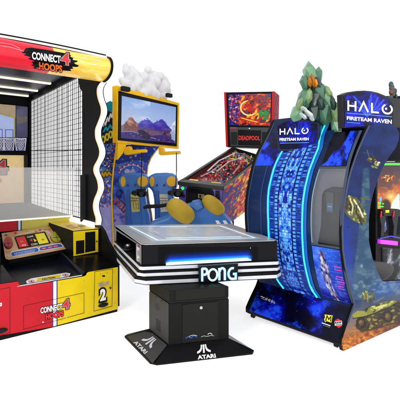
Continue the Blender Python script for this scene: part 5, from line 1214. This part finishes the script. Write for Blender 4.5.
# craft in the air
K.dabs(26, og[:3]+og[3:4], 1.3, [(367, 158), (374, 156), (382, 162), (382, 166), (374, 168), (369, 163)], rot=.5, asp=2, seed=41, soft=.35); K.mix(K.line([(363, 152.4), (373, 154)], .6)*.6, (90, 90, 80)); K.mix(K.line([(367, 150), (369.4, 158)], .9)*.8, (110, 112, 70)); K.dabs(5, [(236, 236, 200)], .8, [(374, 161), (380, 162), (378, 165)], seed=2)
hull = [(345, 197), (350, 195.4), (357, 198), (362, 205), (366, 216), (366, 223), (360, 224), (352, 220), (345, 213)]
K.mix(K.poly(hull, .8)*.9, (104, 100, 50)); K.dabs(85, og, 1.3, hull, rot=.9, asp=2.2, seed=42, soft=.4); K.mix(K.line([(354, 200), (359, 208), (363, 217)], 1.6, .8), (238, 238, 200)); K.mix(K.line([(350, 199), (353, 206), (352, 213)], 1.3, .6), (230, 228, 176)); K.mix(K.line([(357, 205), (356, 213), (361, 219)], 1.0), (40, 40, 30)); K.mix(K.disc(346.6, 206, 2.2, 6, .5)*.8, (70, 36, 40))
K.mix(K.line([(361, 198.4), (370, 199.4)], 1.4)*.9, (104, 100, 44)); K.mix(K.line([(364, 204), (370, 204.6)], 1.1)*.8, (72, 76, 52))
# ground buggy, plain
K.mix(K.poly([(356, 328), (358, 316), (366, 308), (376, 304), (392, 301), (402, 302), (402, 324), (390, 324), (374, 330), (362, 332)], 1.4)*.85, (52, 38, 30))
K.dabs(120, [(60, 52, 28), (120, 116, 44), (40, 30, 24), (96, 60, 34), (160, 158, 64)], 1.5, [(357, 326), (360, 314), (372, 306), (400, 304), (400, 322), (388, 323), (372, 329)], rot=-.2, asp=2, seed=43, soft=.4)
K.mix(K.poly([(366, 312), (370, 307), (382, 302.4), (394, 300), (397, 301.6), (390, 306.4), (379, 310), (369, 316)], .6), (140, 140, 58)); K.dabs(40, [(190, 192, 90), (96, 92, 40), (60, 54, 30), (214, 216, 130)], 1.0, [(368, 313), (371, 307), (382, 303), (394, 301), (390, 306), (379, 310)], rot=-.35, asp=2.2, seed=47, soft=.4); K.mix(K.poly([(372, 309), (381, 305), (389, 303.6), (381, 308.4)], .5), (222, 224, 132)); K.mix(K.poly([(352, 315), (357, 311), (365, 311), (367, 315), (361, 318), (355, 319)], .6), (160, 160, 60)); K.mix(K.line([(353, 318.6), (366, 316.4), (378, 312), (390, 308)], 1.0), (40, 34, 24))
for cx, cy, r_ in ((361, 322.6, 5.4), (387.6, 316.4, 6)):
    K.mix(K.disc(cx, cy, r_, r_*1.15, .2), (34, 26, 24)); K.mix(K.disc(cx, cy, r_*.62, r_*.75, .3), (96, 70, 40)); K.mix(K.disc(cx-.6, cy-.6, r_*.34, r_*.4, .5), (150, 120, 60)); K.dabs(16, [(70, 50, 34), (20, 16, 16), (120, 90, 50)], .7, [(cx-r_, cy-r_), (cx+r_, cy-r_), (cx+r_, cy+r_), (cx-r_, cy+r_)], seed=int(cx))
K.dabs(34, [(160, 160, 60), (204, 206, 90), (70, 66, 40), (110, 106, 50)], 1.1, [(362, 294), (366, 291), (375, 291), (374, 300), (369, 303), (364, 301)], rot=1.5, asp=2.2, seed=44, soft=.35, jit=.3); K.mix(K.line([(364, 306), (363, 296)], 1.2), (120, 70, 44)); K.mix(K.line([(377, 301), (384, 297)], 1.2), (110, 116, 120))
K.mix(K.disc(361.6, 266, 1.5, 2.2, .5)*.7, (150, 180, 190)); K.mix(K.disc(348, 227, .7, .8, .3), (8, 10, 20)); K.mix(K.disc(386, 148, .6, .7, .3), (8, 14, 40))
K.grain(.025)
K.lay(lambda x, y: SS.at(x, y, .003), inkmat('side scene ink', .35, .12), 'printed_scene', sp_, [(x, y) for x, y in so[:-1]]+[(402.2, 280.4), (402.2, 324.8), (399, 326)])
# left end panel of the cabinet and hidden bulk
m = MB(); zs = [.035+(1.84-.035)*i/40 for i in range(41)]
pts = [FS.P(-.002, z, -.004) for z in zs]+[L0+Sd*.9+V3((0, 0, 1.84)), L0+Sd*.9+V3((0, 0, .035))]
m.prism(pts, -U_*.028, black); m.build('end_panel', sh)
m = MB(); b0 = [L0+Sd*.03, R0+Sd*.03-U_*.04, R0+Sd*1.0-U_*.04, L0+Sd*1.0]
m.hexa([p+V3((0, 0, .045)) for p in b0], [p+V3((0, 0, .075)) for p in b0], black)
m.hexa([p+V3((0, 0, 1.74)) for p in [L0+Sd*.36, R0+Sd*.36-U_*.34, R0+Sd*1.0-U_*.34, L0+Sd*1.0]], [p+V3((0, 0, 1.79)) for p in [L0+Sd*.36, R0+Sd*.36-U_*.34, R0+Sd*1.0-U_*.34, L0+Sd*1.0]], black)
m.hexa([p+V3((0, 0, .076)) for p in [L0+Sd*.97, R0+Sd*.97-U_*.3, R0+Sd*1.0-U_*.3, L0+Sd*1.0]], [p+V3((0, 0, 1.79)) for p in [L0+Sd*.97, R0+Sd*.97-U_*.3, R0+Sd*1.0-U_*.3, L0+Sd*1.0]], black)
m.build('cabinet_shell', sh)
for p in (L0+U_*.045+Sd*.03, L0+U_*.85+Sd*.04, R0+Sd*.06+(-U_*.03), R0+Sd*.95-U_*.06, L0+U_*.05+Sd*.9):
    m = MB(); c = V3((p.x, p.y, .024)); m.tube([c-U_*.012, c+U_*.012], .0235, rubber, 16); m.box(c+V3((0, 0, .016)), .012, .014, .02, charc); m.build('caster', sh, smooth=50)
# prints on kick panel
m = MB()
m.stroke(FS, [(260.6, 296.2), (264.6, 297.9)], .9, white, .008); m.stroke(FS, [(261.4, 298.2), (265.4, 299.9)], .4, white, .008)
for k in range(7):
    x = 265.6+k*1.35; y = 297.4+k*.58; m.stroke(FS, [(x, y+2.4), (x+.1, y+.2), (x+.8, y+.5)] if k % 2 else [(x+.7, y+.5), (x, y+1.2), (x+.8, y+2.9)], .55, white, .008)
m.build('small_print', kick)
m = MB()
m.draw(FS, [(324.6, 314.4), (332.6, 315.4), (331.4, 322.6), (325.4, 320.8)], lem, .008)
m.stroke(FS, [(325.6, 321), (327, 315.8), (328.8, 319.4), (331, 316.4), (330.6, 321.4)], 1.0, blackg, .0095)
m.draw(FS, [(324, 319), (325.6, 317), (326, 322), (325, 322)], lem, .0085)
m.stroke(FS, [(321.8, 322.8), (330.4, 325.8)], .9, white, .008); m.stroke(FS, [(323, 325), (329.8, 327.4)], .35, grey, .008)
m.build('yellow_logo', kick)
m = MB()
m.draw(FS, [(338.2, 318.6), (341.6, 321), (341.8, 326.4), (338.6, 328), (335, 325), (334.8, 320.4)], redi, .008)
m.draw(FS, [(334.6, 321.6), (342, 320.6), (342.2, 325), (334.8, 325.8)], white, .009)
m.text(FS, 'RAW', [(335.2, 322), (341.6, 321.2), (341.6, 323.2), (335.2, 323.9)], blackg, .0105, .04); m.stroke(FS, [(335.4, 325), (341.6, 324.3)], .5, blackg, .0105)
m.build('red_logo', kick)
# small marquee over the strip
MP = Plane(FS.P(.3, 1.62, .10), V3((-.60, -.80, 0)))
m = MB(); mo = [(275.2, 124.6), (286, 119.2), (299, 119.4), (312, 120.6), (319.2, 123), (319.4, 142), (315.6, 149.8), (278.4, 151.2)]
m.slab(MP, mo, .10, mat('marquee shell', (.004, .008, .045), .3, .3), 0); mq = m.build('small_marquee', sh, bevel=.006)
mqa = art('marquee nebula', [(.35, (.003, .006, .04)), (.5, (.006, .015, .16)), (.62, (.012, .05, .50)), (.8, (.05, .2, .95))], scale=5, detail=9, dist=1.5, rough=.25, emit=.45)

def marq(K, seed):
    n1 = K.noise(12, 8, seed, 4); n2 = K.noise(2.4, 4, seed+1, 3, .4); K.C[:] = (8, 8, 40); K.mix(np.clip((n1-.42)*4, 0, 1), (14, 18, 120)); K.mix(np.clip((n1-.5)*5, 0, 1)*np.clip(n2*3-1, 0, 1), (30, 40, 236)); K.grain(.04)
halow = mat('lit white letters', (.85, .88, .95), .3, .3, emit=.5, ecol=(.85, .92, 1))
def halo_word(m, S, q, w, lift):
    """q(u,v) maps 0..1 letters box; four spaced letters"""
    def st_(pts, l=0, closed=False): m.stroke(S, [q(*p) for p in pts], w, halow, lift+l, closed)
    st_([(.02, 0), (.02, 1)]); st_([(.18, 0), (.18, 1)]); st_([(.02, .5), (.18, .5)], .0006)
    st_([(.26, 1), (.36, .02), (.46, 1)])
    st_([(.545, 0), (.545, .95), (.70, .95)], 0)
    pts = [(.885+.105*math.cos(math.radians(a)), .5-.48*math.sin(math.radians(a))) for a in range(115, 425, 12)]
    st_(pts); 
    m.draw(S, [q(.86+.025*math.cos(t), .47+.12*math.sin(t)) for t in [k*.52 for k in range(12)]], halow, lift)
K = Ink(276.8, 120.6, 317.6, 149.8, .4, .8); marq(K, 130); K.mix(K.disc(299, 131, 10, 8, .9)*.6, (20, 50, 190)); K.mix(np.clip(np.abs(K.X-297)/22-.5, 0, 1)*1.2, (7, 8, 34)); K.mix(np.clip((K.Y-142)/8, 0, 1)*.6, (8, 8, 40))
for q_ in range(9): a_ = math.radians(200+q_*18); K.mix(K.line([(298, 135), (298+11*math.cos(a_), 135+11*math.sin(a_))], .5)*.7, (50, 70, 220))
K.lay(lambda x, y: MP.at(x, y, .003), inkmat('marquee ink', .3, .15, emit=.4), 'marquee_art', mq, [(277.2, 126), (286.6, 121), (312, 122.4), (317.2, 124.2), (317, 141), (314, 147.8), (280, 149.2)])
m = MB()
halo_word(m, MP, lambda u, v: (279.6+28.6*u, 128.8+6.0*v-1.4*u), 1.05, .006)
m.text(MP, 'FIRETEAM RAVEN', [(279.6, 138.2), (308.6, 137.6), (308.6, 140.2), (279.8, 140.9)], halow, .006, .025)
m.stroke(MP, [(279.8, 143.2), (309, 142.6)], .35, tiles[1], .006)
m.build('marquee_print', mq)
# large marquee
BM = Plane(R0-SPn*.10, SPn)
m = MB(); mo2 = [(342.4, 94.6), (347.5, 92.2), (356, 91), (364, 90.6), (371, 91.2), (378, 92.8), (384, 95.2), (390, 98.2), (404, 98.6), (412, 99), (412, 128), (371, 126.4), (343.6, 128)]
m.slab(BM, mo2, .05, mat('black marquee shell', (.006, .006, .010), .35, .3), 0); bm = m.build('large_marquee', sh, bevel=.005)
K = Ink(343, 91, 394, 127.4, .4, .8); marq(K, 140); K.mix(K.disc(370, 108, 22, 15, .9)*.55, (24, 36, 210)); K.mix(np.clip((348-K.X)/5, 0, 1), (8, 8, 24)); K.mix(np.clip((K.X-380)/12, 0, 1)*.85, (7, 8, 28)); K.mix(np.clip((K.Y-118)/8, 0, 1)*np.clip((362-K.X)/14, 0, 1), (20, 30, 200))
for a_ in [(354, 96.6), (359, 101), (371, 95), (369, 100), (378, 97.6), (384, 99.6), (387, 104), (352, 103)]: K.mix(K.line([(367, 116), a_], 1.6, 1.2)*.55, (50, 70, 240)); K.mix(K.line([(366.6, 116), (a_[0]*.55+366.6*.45+2, a_[1]*.55+116*.45), a_], .6)*.8, (96, 120, 255))
K.lay(lambda x, y: BM.at(x, y, .003), inkmat('marquee ink', .3, .15, emit=.4), 'marquee_art', bm, [(344.2, 96), (350, 93.4), (358, 92), (366, 91.8), (374, 93), (382, 96), (389, 99.6), (393, 104), (393.4, 126.6), (371, 125.8), (344.6, 126.8)])
m = MB()
halo_word(m, BM, lambda u, v: (347.4+45*u, 100.4+10.2*v+4.6*u-1.0*u*v), 1.7, .006)
m.text(BM, 'FIRETEAM RAVEN', [(347, 116.4), (391.6, 119.9), (391.6, 123.7), (347, 119.6)], halow, .006, .03)
m.stroke(BM, [(346.8, 113.0), (392, 116.8)], .4, tiles[1], .006); m.stroke(BM, [(346.8, 122.4), (360, 123.3)], .4, tiles[1], .006)
m.build('marquee_print', bm)
# green abstract faceted topper behind the small marquee
gm = [mat('green facet %s' % n_, c_, .35, .4, coat=.25, var=.25, scale=14, bump=.3, bscale=60) for n_, c_ in [('mid', (.06, .17, .10)), ('light', (.15, .32, .18)), ('dark', (.02, .05, .04)), ('moss', (.20, .30, .12)), ('steel', (.05, .07, .08)), ('pale', (.5, .54, .52))]]
GPl = Plane(V3((1.0, 3.34, 0)), V3((-.15, -.98, 0)))
def rock(px, py, rx, ry, mt, seed, deep=.10, ang=0, back=0):
    R = random.Random(seed); k = 3.34/F; c = GPl.at(px, py, -back); vs = []
    import bmesh
    bm_ = bmesh.new(); bmesh.ops.create_icosphere(bm_, subdivisions=1, radius=1)
    ca, sa = math.cos(ang), math.sin(ang)
    for v in bm_.verts:
        f = R.uniform(.86, 1.06); x, y, z = v.co*f; x, z = x*rx*k, z*ry*k; x, z = x*ca-z*sa, x*sa+z*ca
        vs.append(c+V3((x, y*deep, z)))
    fs = [tuple(v.index for v in f.verts) for f in bm_.faces]; bm_.free()
    m.add(vs, fs, mt)
m = MB()
for i, (x, y, rx, ry, g_, dp, an, bk_) in enumerate([(310, 74, 7.5, 13, 1, .10, .12, 0), (316.5, 78, 6, 12, 0, .09, -.2, .02), (305, 84, 4.5, 10, 0, .07, .3, -.01), (313, 88, 7, 12, 2, .08, 0, .03),
        (304, 100, 8, 16, 0, .11, -.25, .0), (297, 113, 6.5, 12, 1, .09, -.3, -.01), (314, 102, 10, 16, 4, .12, 0, .03), (321, 95, 8, 17, 0, .10, .35, .01), (328, 102, 7.5, 19, 1, .10, .3, .0), (334, 114, 7, 18, 3, .10, .18, -.02), (324, 114, 7, 16, 0, .10, .1, -.03), (315, 114, 7, 14, 2, .07, .1, -.03), (305, 117, 8, 8, 4, .09, .2, .02), (336, 127, 5.5, 11, 1, .08, .1, -.05), (318, 84, 4, 9, 4, .06, .4, -.03), (309, 96, 4, 9, 3, .06, -.1, -.07), (321, 104, 3.5, 9, 2, .05, .25, -.09), (328, 92, 3, 8, 3, .05, .35, -.06), (300, 104, 3, 8, 3, .05, -.3, -.07), (333, 104, 3, 9, 2, .05, .2, -.08)]):
    rock(x, y, rx, ry, gm[g_], 50+i, dp, an, bk_)
tpo = m.build('faceted_topper', sh, 'abstract green faceted topper')
m = MB()
for i, (x, y, rx, ry, an) in enumerate([(304, 109, 4.2, 2.0, -.6), (309, 114, 7, 2.6, -.75), (303, 116, 5, 1.8, -.7), (312, 119, 3.4, 1.6, -.7)]): rock(x, y, rx, ry, gm[5], 90+i, .05, an, -.17)
m.build('pale_shards', tpo)
m = MB(); am_ = mat('amber resin', (.55, .22, .02), .2, .5, coat=.3, emit=.05, var=.3)
for i, (x, y, rx, ry) in enumerate([(309.6, 82, 2.4, 5.6), (312.8, 80.6, 2.3, 7.4), (315.4, 83, 1.9, 5.2)]): rock(x, y, rx, ry, am_, 77+i, .05, .2, -.085); m.build('amber_stone', tpo)
m = MB(); m.tube([GPl.at(316, 126, -.05), GPl.at(316, 160, -.05)], .05, black, 10); m.tube([GPl.at(330, 124, -.05), GPl.at(332, 160, -.05)], .05, black, 10); m.build('topper_mount', tpo)
# small dark figure-like finial at right top of marquee -> plain knobbly finial
m = MB(); R = random.Random(8)
FB = Plane(R0-SPn*.2, SPn)
for i in range(14):
    c = FB.at(392.6+R.uniform(-2.6, 2.6), 84+i*1.5+R.uniform(-1, 1)); m.ball(c, .022, .022, .03, R.choice([rubber, gm[4], mat('rust bronze', (.22, .09, .05), .4, .4, metal=.4), gm[4]]), 8, 6)
m.build('finial', sh)
# right-hand interior: screen, guns, seat
IP = Plane(R0-SPn*.62, SPn); I2 = Plane(R0-SPn*.45, SPn)
m = MB(); m.slab(IP, [(352, 96), (440, 96), (440, 300), (352, 300)], .04, mat('interior black', (.004, .005, .012), .5, .04)); m.build('inner_wall', sh)
m = MB(); m.slab(I2, [(375, 163), (384, 160), (412, 160), (412, 212), (372, 212)], .06, black, 0); isc = m.build('player_screen', sh)
m = MB()
fire = art('fire scene on screen', [(.3, (.04, .02, .02)), (.45, (.16, .08, .07)), (.58, (.45, .16, .06)), (.68, (.95, .42, .08)), (.8, (1, .85, .45))], scale=4.2, detail=7, dist=.8, rough=.2, emit=.5, tint=[((0, 0, 1), 1.25, 1.5, (.10, .07, .09))])
K = Ink(377, 162, 412, 210, .4, .8); n1 = K.noise(12, 7, 150, 5); n2 = K.noise(4, 3, 151, 4); t = np.clip((K.Y-164)/44, 0, 1)[..., None]
K.C = np.array([62, 50, 62.])*(1-t)+np.array([132, 66, 40.])*t; K.mix(np.clip((n1-.5)*5, 0, 1)*.6, (120, 84, 72)); g_ = np.clip((K.Y-180)/18+(n1-.5)*2, 0, 1); K.mix(g_*.8, (220, 104, 34)); K.mix(np.clip((K.Y-190)/14+(n2-.6)*3, 0, 1)*.9, (252, 168, 60)); K.mix(K.disc(391, 197, 9, 7, .9)*.8, (255, 214, 120))
K.mix(K.disc(386, 206, 6, 8, .35), (44, 22, 20)); K.mix(K.poly([(390.5, 210), (392, 203), (399, 193), (400, 210)], .5), (255, 252, 225))
K.dabs(34, [(255, 190, 70), (240, 120, 30), (160, 60, 20)], .9, [(381, 176), (396, 174.6), (396, 180), (383, 182)], seed=7)
K.lay(lambda x, y: I2.at(x, y, .003), inkmat('player screen ink', .2, .15, emit=.45), 'screen_picture', isc, [(377.4, 166), (386, 162.4), (412, 162.4), (412, 209.6), (377.4, 209.6)])
m = MB()
gsc = mat('green hud', (.05, .8, .05), .3, .3, emit=.8, ecol=(.05, 1, .03))
m.draw(I2, [(384.6, 163.2), (412, 163.2), (412, 165.2), (384.2, 165.2)], gsc, .006)
m.stroke(I2, [(386.5, 161.6), (395, 161.6)], .4, white, .006)
for x, y, w_, h_ in ((378.4, 202, 2.6, 2.2), (379, 206, 4.6, 1.2), (382.2, 203, 1.6, 1.4)): m.draw(I2, [(x, y), (x+w_, y), (x+w_, y+h_), (x, y+h_)], gsc, .006)
m.draw(I2, [(379.4, 197.5), (381.6, 196.6), (381.6, 200.6), (379.6, 201.4)], tiles[1], .006)
m.build('screen_hud', isc)
m = MB(); CPn = Plane(R0-SPn*.36, SPn)
m.slab(CPn, [(368, 229), (386, 232), (386, 236.6), (368, 234.4)], .2, charc); m.slab(I2, [(367, 216), (386, 220.4), (387, 230), (368, 230)], .02, blue, .02)
shards(m, I2, [(367, 217), (386, 220), (386, 230), (368, 230)], [tiles[1], mat('silver ink', (.5, .52, .55), .4, .3), grey, navy], 60, 1.6, .024, 1.6, seed=61)
m.weld([CPn.at(x, y, -.02) for x, y in [(368, 226.6), (380, 226), (386, 228.6), (386, 233), (368, 232.6)]], V3((.02, .12, 0)), mat('grey control deck', (.12, .125, .13), .45, .4, bump=.6, bscale=30))
m.build('control_deck', sh)
for x in (383, 395.4):
    m = MB(); Gp = Plane(R0-SPn*.28, SPn)
    m.weld([Gp.at(q, w_) for q, w_ in [(x-2.2, 211), (x+2.2, 210.4), (x+2.8, 218), (x+1.6, 228), (x+.8, 238), (x-2.2, 238), (x-1.4, 226), (x-3, 219)]], -SPn*.05, charc); 
    m.tube([Gp.at(x-1.6, 211, .01), Gp.at(x-2.4, 217, .02)], .008, redi, 8); m.build('gun_handle', sh, bevel=.008)
m = MB(); Gp = Plane(R0-SPn*.27, SPn); m.weld([Gp.at(x, y) for x, y in [(383, 209.6), (398.4, 209), (404, 211), (403, 216.4), (384, 216)]], -SPn*.08, charc); m.slab(Gp, [(385.6, 210.2), (389.2, 210), (389.2, 212.6), (385.8, 212.8)], .004, lem, .006); m.build('gun_body', sh, bevel=.006)
m = MB(); m.slab(I2, [(369, 232), (412, 235.5), (412, 290), (372, 290)], .05, mat('dim brown black panel', (.012, .009, .011), .5, .08), .06); 
for x in (374.2, 378.2): m.draw(I2, [(x-.8, 241), (x+.8, 241), (x+.8, 243.4), (x-.8, 243.4)], mat('red led', (.9, .02, .02), .3, .3, emit=1, ecol=(1, .02, .02)), .064)
m.build('lower_console', sh)
m = MB(); m.slab(Gp, [(380.2, 239.8), (397.8, 241.4), (397.8, 245.6), (380.4, 243.8)], .06, mat('violet neon bar', (.45, .02, .75), .3, .3, emit=1.1, ecol=(.5, .02, 1)), .0); m.build('violet_light', sh)
m = MB(); m.stroke(Gp, [(380, 238.6), (391, 236.2), (402, 238.4)], 1.2, mat('dim blue neon', (.01, .02, .45), .3, .3, emit=.5), .002); m.build('blue_light', sh)
m = MB(); m.slab(I2, [(382.6, 247.6), (412, 249.6), (412, 282), (383, 282)], .01, mat('smoky panel', (.05, .055, .065), .2, .5), .07)
fp_ = m.build('front_print', sh)
K = Ink(383.4, 248.4, 404, 281.6, .4, .85); n1 = K.noise(5, 11, 160, 5, .3); K.C[:] = (30, 32, 38); K.mix(np.clip((n1-.48)*6, 0, 1), (92, 98, 108)); K.mix(np.clip((n1-.62)*9, 0, 1), (170, 176, 184)); K.mix(np.clip((.4-n1)*8, 0, 1), (10, 10, 14))
K.lay(lambda x, y: I2.at(x, y, .073), inkmat('side scene ink'), 'front_art', fp_)
m = MB(); StP = Plane(R0-SPn*.16, SPn)
m.weld([StP.at(x, y) for x, y in [(372.6, 261.6), (386, 262.4), (394, 265.2), (395, 270), (391, 277), (381, 283), (376, 281), (373, 272)]], -SPn*.20, mat('dark grey vinyl', (.045, .042, .045), .5, .35)); m.build('seat', sh, bevel=.02, seg=3)

# ================================================================== LIGHT
w = bpy.data.worlds.new('World'); sc.world = w; w.use_nodes = True
bg = w.node_tree.nodes['Background']; bg.inputs['Color'].default_value = (1, 1, 1, 1); bg.inputs['Strength'].default_value = 1.0
def lamp(loc, tgt, size, power):
    l = bpy.data.lights.new('softbox', 'AREA'); l.size = size; l.energy = power; o = bpy.data.objects.new('softbox', l); COL.objects.link(o)
    o.location = loc; d = V3(tgt)-V3(loc); o.rotation_euler = d.to_track_quat('-Z', 'Y').to_euler()
lamp((-2.5, -1.0, 4.2), (0, 4, .8), 1.6, 90)
lamp((3.5, 0.0, 3.6), (0, 4, .8), 1.4, 40)
sc.view_settings.view_transform = 'Standard'; sc.view_settings.look = 'None'; sc.view_settings.exposure = 0
sc.cycles.max_bounces = 8; sc.cycles.transparent_max_bounces = 24
